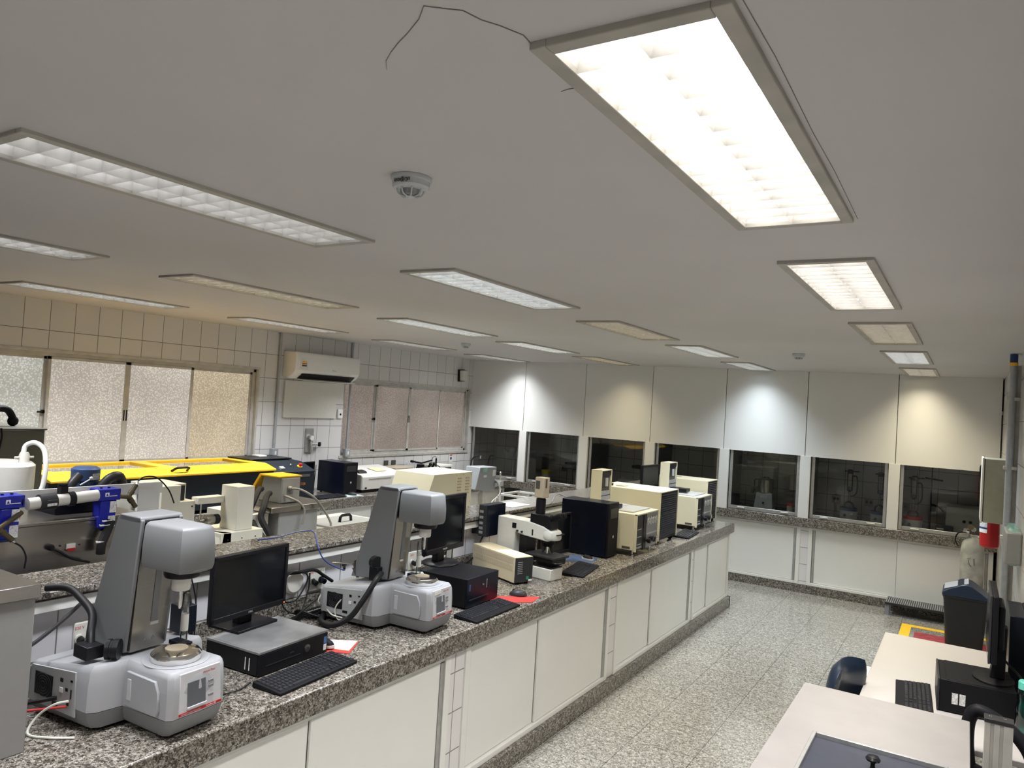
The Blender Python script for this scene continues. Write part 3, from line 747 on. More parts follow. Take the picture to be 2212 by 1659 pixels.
    b = B(); b.lathe(0, 0, [(.058, .528), (.060, .512), (.056, .502), (.03, .500)], 32); obj('collar', b, 'black', hd)
    b = B(); b.lathe(0, 0, [(.031, .501), (.031, .462), (.028, .455)], 28); obj('coupling', b, 'offwhite', hd)
    b = B(); b.lathe(0, 0, [(.007, .456), (.007, .40), (.0035, .39)], 12); obj('spindle_shaft', b, 'chrome', hd)
    # platen
    b = B(); b.lathe(0, 0, [(.106, .2185), (.107, .2205), (.105, .2212), (.099, .2208)], 40); obj('platen_ring', b, 'rheo', t)
    b = B(); b.lathe(0, 0, [(.080, .22), (.082, .223), (.082, .240), (.074, .249), (.052, .2525), (.036, .2525)], 40); pt = obj('platen', b, 'chrome', t)
    b = B(); b.lathe(0, 0, [(.037, .252), (.037, .257), (.028, .260), (.006, .260)], 28); obj('lower_plate', b, 'tan', pt)
    # right-hand air dryer tube behind the column
    b = B(); b.lathe(-.10, .105, [(.013, .215), (.013, .40), (.011, .405)], 18); ad = obj('air_filter_tube', b, 'clear', t)
    b = B(); b.lathe(-.10, .105, [(.012, .27), (.0135, .27), (.0135, .33), (.012, .33)], 18); obj('tube_label', b, 'offwhite', ad)
    b = B(); b.box(-.16, -.08, .09, .13, .205, .228); obj('filter_base', b, 'navy', ad, bev=.002)
    return t
rheometer('large silver grey rheometer nearest the camera, its hose clamp lying on its rear deck', (-2.28, 1.59, BT), math.radians(3.5))
rheometer('silver grey rheometer farther along the bench, with white sticker above its display', (-2.335, 3.0, BT), math.radians(3.5), True)

def hose(label, pts, r, ring_c, ring_d, blk, rr=.03):
    t = thing('vapour_hose', label, 'hose', pts[0], 0, 'black ribbed hoses of the rheometers')
    b = B(); b.tube(pts, r, 12); obj('hose', b, 'rubber', t, w=True)
    b = B(); c = Vector(ring_c); d = Vector(ring_d)
    b.stack(c - d * .02, d, [(rr * .8, 0), (rr, 0), (rr, .012), (rr * .93, .014), (rr * .93, .020), (rr, .022), (rr, .04), (rr * .8, .04)]); obj('ring_clamp', b, 'black', t, w=True)
    b = B(); b.box(*blk); cb = obj('clamp_block', b, 'black', t, w=True, bev=.003)
    return t
hose('thick black hose arching from the grey cabinet to a clamp on the nearest rheometer',
     [(-2.9, 1.46, 1.27), (-2.82, 1.5, 1.275), (-2.70, 1.49, 1.255), (-2.60, 1.47, 1.23), (-2.53, 1.43, 1.19), (-2.50, 1.415, 1.155)], .0135, (-2.43, 1.455, 1.150), (.75, .66, 0), (-2.53, -2.45, 1.375, 1.435, 1.1235, 1.168), .034)
hose('thick black hose looping down from the clamp beside the second rheometer to the worktop',
     [(-2.50, 2.875, 1.16), (-2.47, 2.80, 1.14), (-2.49, 2.74, 1.05), (-2.53, 2.70, .97), (-2.60, 2.66, .925), (-2.70, 2.68, .918), (-2.76, 2.75, .925), (-2.78, 2.84, .96)], .014, (-2.56, 2.90, 1.20), (.9, -.4, 0), (-2.58, -2.52, 2.87, 2.905, 1.115, 1.185), .034)
b = B(); b.stack((-2.70, 2.915, 1.17), (.9, -.42, 0), [(.020, 0), (.030, .0), (.030, .012), (.020, .012)], 24); b.hexa([(-2.705, 2.91, 1.10), (-2.69, 2.90, 1.10), (-2.685, 2.915, 1.10), (-2.70, 2.925, 1.10)], [(-2.715, 2.885, 1.15), (-2.70, 2.875, 1.15), (-2.685, 2.935, 1.15), (-2.70, 2.945, 1.15)])
b.tube([(-2.72, 2.90, 1.165), (-2.76, 2.86, 1.17), (-2.80, 2.83, 1.17)], .004, 6)
t = obj('clamp_bracket', b, 'steel', at=(-2.70, 2.915, 1.10)); tag(t, 'shiny metal ring bracket standing on the rear of the second rheometer', 'clamp')

# ------------------------------------------------------------------ desktop computer + monitor near the camera
t = thing('desktop_computer', 'flat desktop computer with scuffed grey lid, lying under the first monitor', 'computer', (-2.545, 2.22, BT), math.radians(3.))
b = B(); b.box(-.155, .148, -.198, .198, .006, .092); bd = obj('case', b, 'black', t, bev=.003)
b = B(); b.box(-.16, .158, -.2, .2, .092, .101); b.box(-.155, .155, -.19, .19, .101, .1025); obj('lid', b, pm('scuffed_lid_paint', (.20, .20, .20), .38, .3, var=.25, scale=9), t, bev=.003)
b = B(); b.box(.148, .158, -.197, .197, .004, .09); fr = obj('front_panel', b, 'matblack', t, bev=.003)
b = B(); b.cyl((.158, .07, .052), (.161, .07, .052), .0165, seg=28); rd = obj('round_badge', b, 'steel', fr)
text('badge_print', 'DELL', .008, 'textdark', rd, (.1612, .07, .052), RX)
b = B(); b.box(.157, .159, .172, .190, .045, .075); obj('blue_sticker', b, pm('blue_sticker_print', (.05, .14, .34), .4, var=.3, scale=60), fr)
b = B(); b.box(.157, .159, .172, .190, .016, .042); obj('white_sticker', b, 'label', fr)
b = B(); b.box(.157, .1595, -.16, .03, .038, .0405); obj('drive_slot', b, 'charcoal', fr)
for y in (-.03, -.018): 
    b = B(); b.box(.157, .159, .0 + y, .012 + y, .055, .06); obj('front_port', b, 'charcoal', fr)
for y in (-.188, -.165):
    b = B(); b.box(.08 + (y + .188), .084 + (y + .188), -.1995, -.198, .02, .07); obj('side_print', b, 'label', bd)
mon1 = monitor('black monitor standing on the flat desktop computer, small orange power light at its corner', (-2.69, 2.225, BT + .1025), math.radians(6.5), .443, .283, .052, base='rect', bez=.016, bw=.235, bd=.18, brand='DELL')
b = B(); b.box(.007, .0095, .208, .213, .058, .062); obj('power_light', b, 'led_red', mon1)
keyboard('black keyboard lying at the bench edge in front of the flat desktop computer', (-2.262, 2.187, BT), math.radians(4.))
t = thing('mouse_pad', 'crumpled red and cream mouse pad beside the flat desktop computer', 'mouse pad', (-2.42, 2.50, BT), .5)
b = B(); b.box(-.085, .085, -.075, .085, 0, .003); obj('pad', b, 'redpad', t, bev=.001)
b = B(); b.hexa([(-.06, -.03, .003), (.075, -.045, .003), (.08, .085, .003), (-.05, .08, .003)], [(-.06, -.03, .0045), (.075, -.045, .0045), (.08, .085, .008), (-.05, .08, .0045)]); obj('paper_insert', b, pm('cream_paper', (.68, .64, .52), .7), t)
mouse('silver-rimmed black mouse on the red and cream pad', (-2.45, 2.455, BT + .0085), .2, True)
mouse('small dark mouse lying on the red mouse pad', (-2.27, 3.865, BT + .004), .5)
b = B(); b.hexa([(-2.40, 3.73, BT), (-2.30, 3.62, BT), (-2.135, 3.80, BT), (-2.16, 3.94, BT)], [(-2.40, 3.73, BT + .003), (-2.30, 3.62, BT + .003), (-2.135, 3.80, BT + .003), (-2.16, 3.94, BT + .003)])
t = obj('mouse_pad', b, 'redpad', at=(-2.26, 3.78, BT)); tag(t, 'plain red mouse pad at the bench edge beyond the second keyboard', 'mouse pad')

# ------------------------------------------------------------------ second computer group
t = thing('desktop_computer', 'black desktop computer lying under the second monitor, right of the second rheometer', 'computer', (-2.50, 3.56, BT), math.radians(2.))
b = B(); b.box(-.17, .16, -.168, .168, .008, .168); obj('case', b, 'matblack', t, bev=.003)
b = B(); b.box(.16, .17, -.168, .168, .008, .168); fr = obj('front_panel', b, 'navy', t, bev=.003)
b = B(); b.box(.169, .1712, -.150, -.135, .10, .135); obj('blue_sticker', b, 'motor_blue', fr)
b = B(); b.box(.169, .172, -.14, .06, .045, .05); obj('drive_slot', b, 'charcoal', fr)
b = B(); b.box(.169, .172, .035, .039, .09, .14); obj('light_strip', b, 'ltgrey', fr)
text('maker_print', 'hp', .016, 'textgrey', fr, (.1712, .0, .115), RX)
monitor('wide black monitor standing on the black desktop computer behind the second rheometer', (-2.665, 3.62, BT + .168), math.radians(4.), .43, .335, .075, base='round', bez=.02, bw=.25, bd=.22, brand='PHILIPS', scr='screen')
keyboard('black keyboard with wrist rest right of the second rheometer', (-2.215, 3.455, BT), math.radians(1.), palm=True)
b = B(); b.box(-2.43, -2.37, 3.115, 3.19, BT + .235, BT + .25)
# white clip parts lying behind the platen
t = obj('white_clip', b, 'paper', at=(-2.40, 3.15, BT + .235), bev=.004); bpy.data.objects.remove(t)

# black upright drive case against the spine
t = thing('slim_computer', 'slim black computer mounted upright on the stone ledge edge, left of the microscope', 'computer', (-2.86, 4.42, 1.12), 0)
b = B(); b.hexa([(-2.86, 4.17, 1.12), (-2.73, 4.17, 1.12), (-2.73, 4.22, 1.12), (-2.86, 4.22, 1.12)], [(-2.86, 4.17, 1.35), (-2.73, 4.17, 1.35), (-2.73, 4.22, 1.35), (-2.86, 4.22, 1.35)]) if 0 else b.box(-2.902, -2.83, 4.33, 4.565, 1.115, 1.335)
obj('case', b, 'navy', t, w=True, bev=.003)
b = B(); b.box(-2.974, -2.90, 4.36, 4.53, 1.12, 1.16); obj('wall_bracket', b, 'charcoal', t, w=True)
b = B(); b.box(-2.898, -2.834, 4.324, 4.33, 1.12, 1.33); bp_ = obj('rear_panel', b, 'charcoal', t, w=True)
for z in (1.135, 1.165, 1.20, 1.24, 1.28): 
    b = B(); b.box(-2.89, -2.86, 4.321, 4.324, z, z + .018); obj('port', b, 'grey', bp_, w=True)

# filter with glass bowl on the spine wall
t = thing('air_filter', 'small black regulator with clear glass bowl behind the second monitor', 'air filter', (-2.86, 3.93, 1.02), 0)
b = B(); b.lathe(-2.85, 3.93, [(.028, 1.10), (.032, 1.11), (.032, 1.17), (.026, 1.18)]); obj('regulator_head', b, 'black', t, w=True)
b = B(); b.lathe(-2.85, 3.93, [(.02, 1.015), (.025, 1.03), (.025, 1.10)]); obj('bowl', b, 'clear', t, w=True)
b = B(); b.tube([(-2.945, 3.86, 1.05), (-2.92, 3.87, 1.05), (-2.87, 3.92, 1.055)], .012, 8); obj('brass_fitting', b, 'brass', t, w=True)

# power supply box and microscope
t = thing('power_supply', 'tan vented power supply box with dark front, next to the microscope', 'power supply', (-2.62, 4.20, BT), math.radians(-24.))
W[t] = Matrix.Translation((-2.625, 4.225, BT)) @ Matrix.Rotation(math.radians(-22.), 4, 'Z'); t.location = (-2.625, 4.225, BT); t.rotation_euler = (0, 0, math.radians(-22.))
b = B(); b.box(-.25, .24, -.07, .075, .012, .175); cs = obj('case', b, 'beige', t, bev=.003)
b = B(); b.box(.24, .247, -.068, .073, .014, .172); fr = obj('front_panel', b, 'charcoal', t, bev=.002)
for zz in (.085, .13):
    b = B()
    for k in range(44): b.box(-.235 + k * .0104, -.230 + k * .0104, -.0715, -.0695, zz, zz + .034)
    v_ = obj('vent_slots', b, 'tan', cs, smooth=False); v_['kind'] = 'stuff'
b = B(); b.box(.246, .251, .02, .04, .03, .05); obj('green_switch', b, pm('green_switch_plastic', (.03, .2, .1), .4), fr)
b = B(); b.box(.246, .2485, .04, .07, .018, .03); obj('label', b, 'paper', fr)
for k in range(7):
    b = B(); b.box(.246, .2478, -.05, -.01, .07 + k * .012, .073 + k * .012); obj('front_mark', b, 'ltgrey', fr)
for x, y in ((-.22, -.06), (.2, -.06), (-.22, .06), (.2, .06)):
    b = B(); b.cyl((x, y, 0), (x, y, .014), .012); obj('foot', b, 'rubber', t)
b = B(); b.hexa([(.0, -.06, .1752), (.22, -.05, .1752), (.22, .06, .1752), (.02, .055, .1752)], [(.0, -.06, .1762), (.22, -.05, .1762), (.22, .06, .1762), (.02, .055, .1762)])
me_ = obj('sheet_of_paper', b, 'paper', t); me_.parent = None; me_.matrix_world = W[t]; tag(me_, 'white sheet of paper lying on the tan power supply box', 'paper')

t = thing('microscope', 'black and white laboratory microscope with a tan camera on its tall phototube', 'microscope', (-2.45, 4.42, BT), math.radians(-8.))
# local +x towards the aisle/operator
b = B(); b.box(-.22, .16, -.075, .06, .0, .078); obj('base', b, 'offwhite', t, bev=.006)
b = B(); b.box(-.05, .158, -.07, .055, .078, .088); obj('base_top', b, 'black', t, bev=.003)
b = B(); b.prism([(-.34, .02), (-.18, .02), (-.18, .275), (-.10, .262), (.02, .255), (.10, .25), (.14, .27), (.14, .315), (.06, .345), (-.08, .365), (-.34, .365)], 'y', -.055, .055); obj('stand_arm', b, 'offwhite', t, bev=.006)
b = B(); b.lathe(.10, 0, [(.058, .262), (.064, .272), (.064, .31), (.056, .322)], 28); obj('arm_nose', b, 'offwhite', t)
b = B(); b.box(.12, .168, -.03, .05, .297, .304); obj('filter_slot', b, 'black', t)
b = B(); b.box(-.205, -.17, -.0575, -.054, .30, .335); obj('rating_plate', b, 'black', t)
for x in (-.155, -.115):
    b = B(); b.cyl((x, -.055, .285), (x, -.066, .285), .007); obj('side_screw', b, 'charcoal', t)
b = B(); b.box(-.03, -.02, -.058, -.054, .275, .315); obj('side_slider', b, 'black', t)
b = B(); b.prism([(-.06, .345), (.12, .33), (.10, .42), (-.06, .42)], 'y', -.045, .045); obj('binocular_head', b, 'black', t, bev=.004)
for y in (-.024, .024):
    b = B(); b.stack((.07, y, .39), (.86, 0, .32), [(.021, 0), (.021, .05), (.016, .052), (.016, .09), (.019, .092), (.019, .12), (.014, .124)], 18); obj('eyepiece', b, 'matblack', t)
b = B(); b.lathe(-.01, 0, [(.034, .42), (.034, .52), (.028, .525)], 24); obj('phototube', b, 'black', t)
b = B(); b.box(-.045, .03, -.034, .034, .53, .668); cam_ = obj('camera_body', b, 'tan', t, bev=.004)
b = B(); b.box(-.035, -.002, -.0365, -.034, .59, .645); obj('camera_plate', b, 'label_dark', cam_)
b = B(); b.box(.0295, .032, -.012, .004, .60, .66); obj('camera_slot', b, 'label_dark', cam_)
b = B(); b.lathe(.07, 0, [(.045, .26), (.05, .24), (.035, .215), (.02, .205)], 24); np_ = obj('nosepiece', b, 'black', t)
for a in range(4):
    an = a * PI / 2 + .5; c, s_ = math.cos(an), math.sin(an)
    b = B(); b.cyl((.07 + .02 * c, .02 * s_, .212), (.07 + .034 * c, .034 * s_, .168), .010, .007, 12); obj('objective', b, 'chrome' if a % 2 else 'charcoal', np_)
b = B(); b.box(-.06, .19, -.085, .085, .145, .16); obj('stage', b, 'charcoal', t, bev=.002)
b = B(); b.box(-.02, .17, -.075, .075, .118, .142); obj('stage_carriage', b, 'black', t)
b = B(); b.box(-.14, -.07, -.05, .05, .08, .26); obj('focus_block', b, 'black', t, bev=.003)
for y in (-.075, .07):
    b = B(); b.stack((-.11, y, .06), (0, 1 if y > 0 else -1, 0), [(.022, -.01), (.022, .012), (.013, .013), (.013, .024)]); obj('focus_knob', b, 'black', t)

# monitor behind the microscope and tower PC
monitor('dark monitor on a shiny round foot, seen behind the microscope', (-2.57, 4.87, BT), math.radians(-4), .42, .30, .055, base='round', bez=.016, bw=.22, bd=.20)
b = B(); b.box(-.11, .11, -.13, .13, 0, .002)
t = obj('mouse_pad', b, 'bluepad', at=(0, 0, 0)); t.location = (-2.48, 5.13, BT); t.rotation_euler = (0, 0, .2); tag(t, 'blue printed mouse pad in front of the black tower computer', 'mouse pad')
mouse('black and silver mouse on the blue printed pad', (-2.43, 5.15, BT + .003), -.4, True)
keyboard('small black keyboard lying askew before the black tower computer', (-2.30, 4.77, BT), math.radians(10.), .42, .16)

def tower(label, x0, x1, y0, y1, z0, z1, mat='navy', front='+x', logo=None):
    t = thing('tower_computer', label, 'computer', ((x0 + x1) / 2, (y0 + y1) / 2, z0), 0, 'black tower computers')
    b = B(); b.box(x0, x1 - .018, y0, y1, z0 + .01, z1); obj('case', b, mat, t, w=True, bev=.004)
    b = B(); b.box(x1 - .018, x1, y0 + .001, y1 - .001, z0 + .008, z1 + .002); f_ = obj('front_bezel', b, 'matblack', t, w=True, bev=.006)
    b = B(); b.box(x1 - .001, x1 + .002, y0 + .03, y1 - .03, z0 + (z1 - z0) * .72, z0 + (z1 - z0) * .9); obj('drive_bay', b, 'charcoal', f_, w=True)
    b = B(); b.cyl((x1, (y0 + y1) / 2, z0 + (z1 - z0) * .38), (x1 + .003, (y0 + y1) / 2, z0 + (z1 - z0) * .38), .012); obj('badge', b, 'chrome', f_, w=True)
    for x in (x0 + .04, x1 - .05):
        for y in (y0 + .03, y1 - .03):
            b = B(); b.cyl((x, y, z0), (x, y, z0 + .012), .012); obj('foot', b, 'rubber', t, w=True)
    return t
t = tower('large black tower computer on the island between the microscope and the nearer chromatograph', -2.75, -2.335, 5.29, 5.48, BT, 1.325)
b = B()
for i in range(7):
    for j in range(9): b.box(-2.69 + j * .011, -2.684 + j * .011, 5.287, 5.2905, 1.13 + i * .014, 1.137 + i * .014)
v_ = obj('side_vents', b, 'black', t, w=True, smooth=False); v_['kind'] = 'stuff'

# ------------------------------------------------------------------ gas chromatographs
def gc(label, x1, y0, y1, zt_, group):
    t = thing('gas_chromatograph', label, 'laboratory instrument', (x1 - .26, (y0 + y1) / 2, BT), 0, group)
    x0 = x1 - .50; zb = BT + .045
    b = B(); b.box(x0, x1 - .02, y0, y1, zb, zt_); cs = obj('casing', b, 'cream', t, w=True, bev=.004)
    b = B(); b.box(x1 - .022, x1, y0, y0 + .012, zb - .01, zt_); b.box(x1 - .022, x1, y1 - .014, y1, zb, zt_); b.box(x1 - .022, x1, y0, y1, zt_ - .012, zt_); obj('front_rim', b, 'cream', t, w=True, bev=.002)
    wy = y1 - y0
    b = B(); b.box(x1 - .022, x1 - .008, y0 + .012, y0 + .16, zb, zt_ - .012); lp = obj('left_panel', b, 'charcoal', t, w=True)
    b = B(); b.box(x1 - .022, x1 - .004, y0 + .16, y0 + .22, zb - .01, zt_ - .012); obj('black_strip', b, 'black', t, w=True)
    b = B(); b.box(x1 - .022, x1 - .008, y0 + .22, y1 - .014, zb, zt_ - .012); gp = obj('gauge_panel', b, 'grey', t, w=True)
    b = B(); b.box(x1 - .009, x1 - .002, y0 + .225, y1 - .016, zb + .105, zb + .115); obj('panel_rail', b, 'ltgrey', gp, w=True)
    n = 4; a0 = y0 + .26; st = (y1 - .04 - a0) / (n - 1) * .93
    for k in range(n):
        y = a0 + st * k; z = zt_ - .075
        b = B(); b.stack((x1 - .010, y, z), (1, 0, 0), [(.030, 0), (.031, .008), (.027, .010), (.027, .0085)], 22); g_ = obj('pressure_gauge', b, 'chrome', t, w=True)
        b = B(); b.stack((x1 - .004, y, z), (1, 0, 0), [(.024, 0), (.024, .0065)], 20); obj('dial_face', b, 'ltgrey', g_, w=True)
        b = B(); b.tube([(x1 + .003, y, z - .004), (x1 + .003, y + .012, z + .014)], .0012, 5, False); obj('dial_needle', b, 'black', g_, w=True)
    for k in range(4):
        y = a0 - .01 + st * k * .95; z = zb + .055 + .012 * (k % 2)
        b = B(); b.stack((x1 - .01, y, z), (1, 0, 0), [(.012, 0), (.012, .012), (.021, .014), (.021, .034), (.017, .037)], 16); obj('valve_knob', b, 'black' if k < 3 else 'chrome', t, w=True)
    for k in range(6):
        b = B(); b.box(x1 - .009, x1 - .006, y0 + .04, y0 + .12, zb + .04 + k * .03, zb + .046 + k * .03); obj('panel_mark', b, 'black' if k % 2 else 'ltgrey', lp, w=True)
    for k in range(4):
        b = B(); b.box(x1 - .009, x1 - .004, y0 + .03 + k * .028, y0 + .045 + k * .028, zb + .012, zb + .026); obj('toggle', b, 'ltgrey', lp, w=True)
    b = B(); b.box(x1 - .12, x1 - .05, y0 - .0015, y0, zb + .01, zb + .028); obj('maker_plate', b, 'label_dark', cs, w=True)
    b = B(); b.box(x0 + .10, x1 - .06, y0 + .06, y1 - .05, zt_, zt_ + .012); tp = obj('top_cover', b, 'ltgrey', t, w=True, bev=.003)
    b = B(); b.box(x0 + .10, x1 - .25, y0 + .06, y1 - .05, zt_ + .012, zt_ + .016); obj('rear_cover', b, 'ltgrey', tp, w=True, bev=.002)
    for x in (x0 + .05, x1 - .05):
        for y in (y0 + .05, y1 - .06):
            b = B(); b.lathe(x, y, [(.018, BT), (.018, BT + .006), (.006, BT + .010), (.006, zb)], 12); obj('foot', b, 'chrome', t, w=True)
    return t
def oven(label, x1, y0, y1, zt_, group):
    t = thing('column_oven', label, 'laboratory oven', (x1 - .3, (y0 + y1) / 2, BT), 0, group)
    x0 = x1 - .62; zb = BT + .05
    b = B(); b.box(x0, x1 - .01, y0, y1, zb, zt_); cs = obj('casing', b, 'cream', t, w=True, bev=.004)
    b = B(); b.box(x1 - .012, x1, y0, y0 + .010, zb - .02, zt_); b.box(x1 - .012, x1, y1 - .012, y1, zb - .02, zt_); b.box(x1 - .012, x1, y0, y1, zt_ - .010, zt_); obj('front_rim', b, 'cream', t, w=True, bev=.002)
    b = B(); b.box(x1 - .012, x1 - .009, y0 + .01, y1 - .012, zb - .015, zt_ - .01); lv = obj('vent_grille', b, 'black', t, w=True)
    b = B(); n = 20
    for k in range(n):
        z = zb + .02 + (zt_ - zb - .05) * k / (n - 1)
        b.hexa([(x1 - .009, y0 + .03, z), (x1 - .002, y0 + .03, z - .006), (x1 - .002, y1 - .035, z - .006), (x1 - .009, y1 - .035, z)], [(x1 - .009, y0 + .03, z + .004), (x1 - .001, y0 + .03, z - .004), (x1 - .001, y1 - .035, z - .004), (x1 - .009, y1 - .035, z + .004)])
    v_ = obj('louvre_slats', b, 'navy', lv, w=True); v_['kind'] = 'stuff'
    for x in (x0 + .06, x1 - .04):
        for y in (y0 + .05, y1 - .06):
            b = B(); b.cyl((x, y - .012, BT + .026), (x, y + .012, BT + .026), .026, seg=18); b.box(x - .012, x + .012, y - .018, y + .018, BT + .035, zb); obj('caster', b, 'rubber', t, w=True)
    return t
GG = 'cream gas chromatographs with four round gauges'; GO = 'cream column ovens with black louvred fronts'
gc('cream chromatograph with four round gauges, right behind the black tower computer', -2.205, 5.55, 6.03, 1.235, GG)
oven('cream oven with black louvred front between the two chromatographs', -2.255, 6.20, 6.66, 1.36, GO)
gc('cream chromatograph with four round gauges near the far end of the island', -2.25, 7.24, 7.72, 1.232, GG)
oven('cream oven with black louvred front at the very end of the island', -2.315, 7.76, 8.13, 1.357, GO)
def sampler(label, x1, y0, y1, zb, zt_, group):
    t = thing('autosampler_tower', label, 'laboratory instrument', (x1 - .08, (y0 + y1) / 2, BT), 0, group)
    x0 = x1 - .10
    b = B(); b.box(x0, x1 - .02, y0, y1, zb - .045, zt_ - .002); b.box(x1 - .022, x1, y0, y0 + .008, zb, zt_); b.box(x1 - .022, x1, y1 - .008, y1, zb, zt_); b.box(x0, x1, y0, y1, zt_ - .008, zt_); obj('casing', b, 'cream', t, w=True, bev=.002)
    b = B(); b.box(x1 - .021, x1 - .018, y0 + .008, y1 - .008, zb, zt_ - .008); bk = obj('open_bay', b, 'label_dark', t, w=True)
    h = zt_ - zb
    b = B(); b.box(x1 - .02, x1 - .006, y0 + .008, y1 - .008, zt_ - .05, zt_ - .022); b.box(x1 - .02, x1 - .008, y0 + .03, y1 - .05, zb + h * .40, zt_ - .06); obj('syringe_carriage', b, 'black', bk, w=True)
    b = B(); b.cyl((x1 - .015, (y0 + y1) / 2 + .01, zb + h * .45), (x1 - .015, (y0 + y1) / 2 + .01, zt_ - .07), .022, seg=14); obj('cylinder', b, 'ltgrey', bk, w=True)
    b = B(); b.box(x1 - .02, x1 - .004, y0 + .008, y1 - .008, zb + h * .16, zb + h * .30); b.box(x1 - .02, x1 - .004, y0 + .008, y1 - .008, zb, zb + h * .13); obj('name_panel', b, 'grey', bk, w=True)
    return t
GA = 'cream autosampler towers behind the chromatographs'
sampler('slim cream tower with open dark bay, rising behind the black tower computer', -2.61, 5.72, 5.93, 1.283, 1.538, GA)
sampler('slim cream tower with open dark bay, right of the far black monitor', -2.61, 7.38, 7.62, 1.28, 1.54, GA)
b = B(); b.box(-2.58, -2.40, 5.62, 5.70, 1.252, 1.285); 
# black detector arms on the near chromatograph tops
t = obj('detector_arm', b, 'black', at=(-2.49, 5.65, 1.255), bev=.004); tag(t, 'black bracket on top of the nearer chromatograph beside its cream tower', 'bracket')
b = B(); b.box(-2.60, -2.42, 7.38, 7.50, 1.255, 1.29)
t = obj('detector_arm', b, 'black', at=(-2.5, 7.4, 1.255), bev=.004); tag(t, 'black bracket on top of the far chromatograph beside its cream tower', 'bracket')
monitor('black monitor seen past the nearer oven, left of the far cream tower', (-2.88, 7.56, BT), math.radians(-4), .42, .24, .345, base='rect', bez=.02, scr='charcoal', bw=.22, bd=.13)
b = B(); b.box(-2.80, -2.72, 6.72, 6.86, 1.05, 1.46); t = obj('upright_scanner', b, 'matblack', at=(-2.76, 6.8, .9), bev=.004); bpy.data.objects.remove(t)
keyboard('black keyboard between the nearer oven and the far chromatograph', (-2.25, 6.93, BT), math.radians(5.), .44, .15)
for (x, y, z, lb, sz) in [(-2.80, 6.28, 1.36, 'black tape reel lying on top of the nearer oven', .05), (-2.83, 7.86, 1.357, 'black tape reel lying on top of the far oven', .045)]:
    b = B(); b.lathe(x, y, [(sz * .5, z), (sz, z), (sz, z + .018), (sz * .5, z + .018)], 22); t = obj('tape_reel', b, 'black', at=(x, y, z)); tag(t, lb, 'reel')
    b = B(); b.box(x + .07, x + .16, y + .02, y + .10, z, z + .006); t = obj('note_pad', b, 'tan', at=(x + .1, y + .05, z)); tag(t, lb.replace('black tape reel', 'small tan note pad'), 'note pad')

# ------------------------------------------------------------------ grey cabinet at the left edge, cables, sockets
t = thing('steel_topped_cabinet', 'tall pale grey cabinet with steel top cut by the lower left corner', 'cabinet', (-2.70, 1.02, BT), 0)
b = B(); b.box(-2.88, -2.43, .72, 1.195, BT, 1.375); obj('body', b, 'cabgrey', t, w=True, bev=.003)
b = B(); b.box(-2.895, -2.42, .70, 1.205, 1.375, 1.418); obj('steel_top', b, 'steel', t, w=True, bev=.003)

def socket(label, x, y, z, w_=.12, h_=.125, red=True):
    t = thing('power_outlet', label, 'power outlet', (x, y, z), 0, 'white power outlets on the island spine')
    b = B(); b.rbox(-.0, .0, 0, 0, [(0, 0), (1, 0)]) if 0 else b.box(0, .012, -w_ / 2, w_ / 2, -h_ / 2, h_ / 2); pl = obj('plate', b, 'offwhite', t, bev=.006)
    for yy, s_, m_ in ((-.03, '220 V', 'textred'), (.03, '127 V', 'textdark')):
        text('voltage_print', s_, .016, m_, pl, (.0125, yy, h_ / 2 - .022), RX)
        b = B(); b.cyl((.012, yy, -.005), (.019, yy, -.005), .018, seg=18); so = obj('socket', b, 'black' if yy > 0 else 'offwhite', t)
        b = B(); b.cyl((.019, yy, -.005), (.045, yy, -.012), .014, seg=12); obj('plug', b, 'navy' if yy > 0 else 'rubber', t)
    return t
socket('white twin power outlet with red 220 V print between the first monitor and second rheometer', -2.976, 2.885, 1.045)
socket('white twin power outlet behind the stand of the second monitor', -2.976, 3.72, 1.02)
socket('white power outlet half hidden behind the nearest rheometer hose', -2.976, 1.66, 1.03, .10, .12)
b = B(); b.lathe(0, 0, [(.001, 0)] * 0 + [(.06, 0), (.062, .02), (.05, .03)]) ; 
t = obj('cable_gland', b, 'offwhite', at=(0, 0, 0)); t.location = (-2.976, 2.72, 1.06); t.rotation_euler = (0, PI / 2, 0); tag(t, 'round white cable outlet cover on the spine wall right of the first monitor', 'cable outlet')
b = B(); b.box(-2.976, -2.9745, 3.085, 3.12, 1.083, 1.095); b.box(-2.976, -2.9745, 3.095, 3.112, 1.06, 1.08); t = obj('wall_label', b, 'textdark', at=(-2.976, 3.1, 1.08)); tag(t, 'small dark square label on white tiles left of the second rheometer', 'label')
cable('network_cable', 'bright blue network cable curling over the stone ledge edge', [(-3.19, 2.66, 1.254), (-3.17, 2.78, 1.256), (-3.14, 2.88, 1.275), (-3.08, 2.93, 1.285), (-2.98, 2.87, 1.28), (-2.885, 2.80, 1.25), (-2.86, 2.815, 1.19), (-2.85, 2.87, 1.145), (-2.85, 2.97, 1.10)], .0035, 'blue_cable')
cable('power_cable', 'thick black cable bundle hanging across the outlet right of the first monitor', [(-2.90, 2.45, 1.13), (-2.93, 2.58, 1.125), (-2.93, 2.72, 1.115), (-2.93, 2.83, 1.11), (-2.93, 2.90, 1.07), (-2.92, 2.96, 1.03)], .009, 'rubber', group='black cables behind the first monitor')
cable('power_cable', 'looped black cable hanging before the white outlet cover', [(-2.93, 2.60, 1.11), (-2.92, 2.59, 1.05), (-2.92, 2.63, .985), (-2.92, 2.70, .975), (-2.92, 2.75, 1.02), (-2.92, 2.78, 1.08), (-2.92, 2.74, 1.115), (-2.92, 2.65, 1.12), (-2.91, 2.60, 1.04), (-2.90, 2.62, .95), (-2.86, 2.70, .91)], .004, 'rubber', group='black cables behind the first monitor')
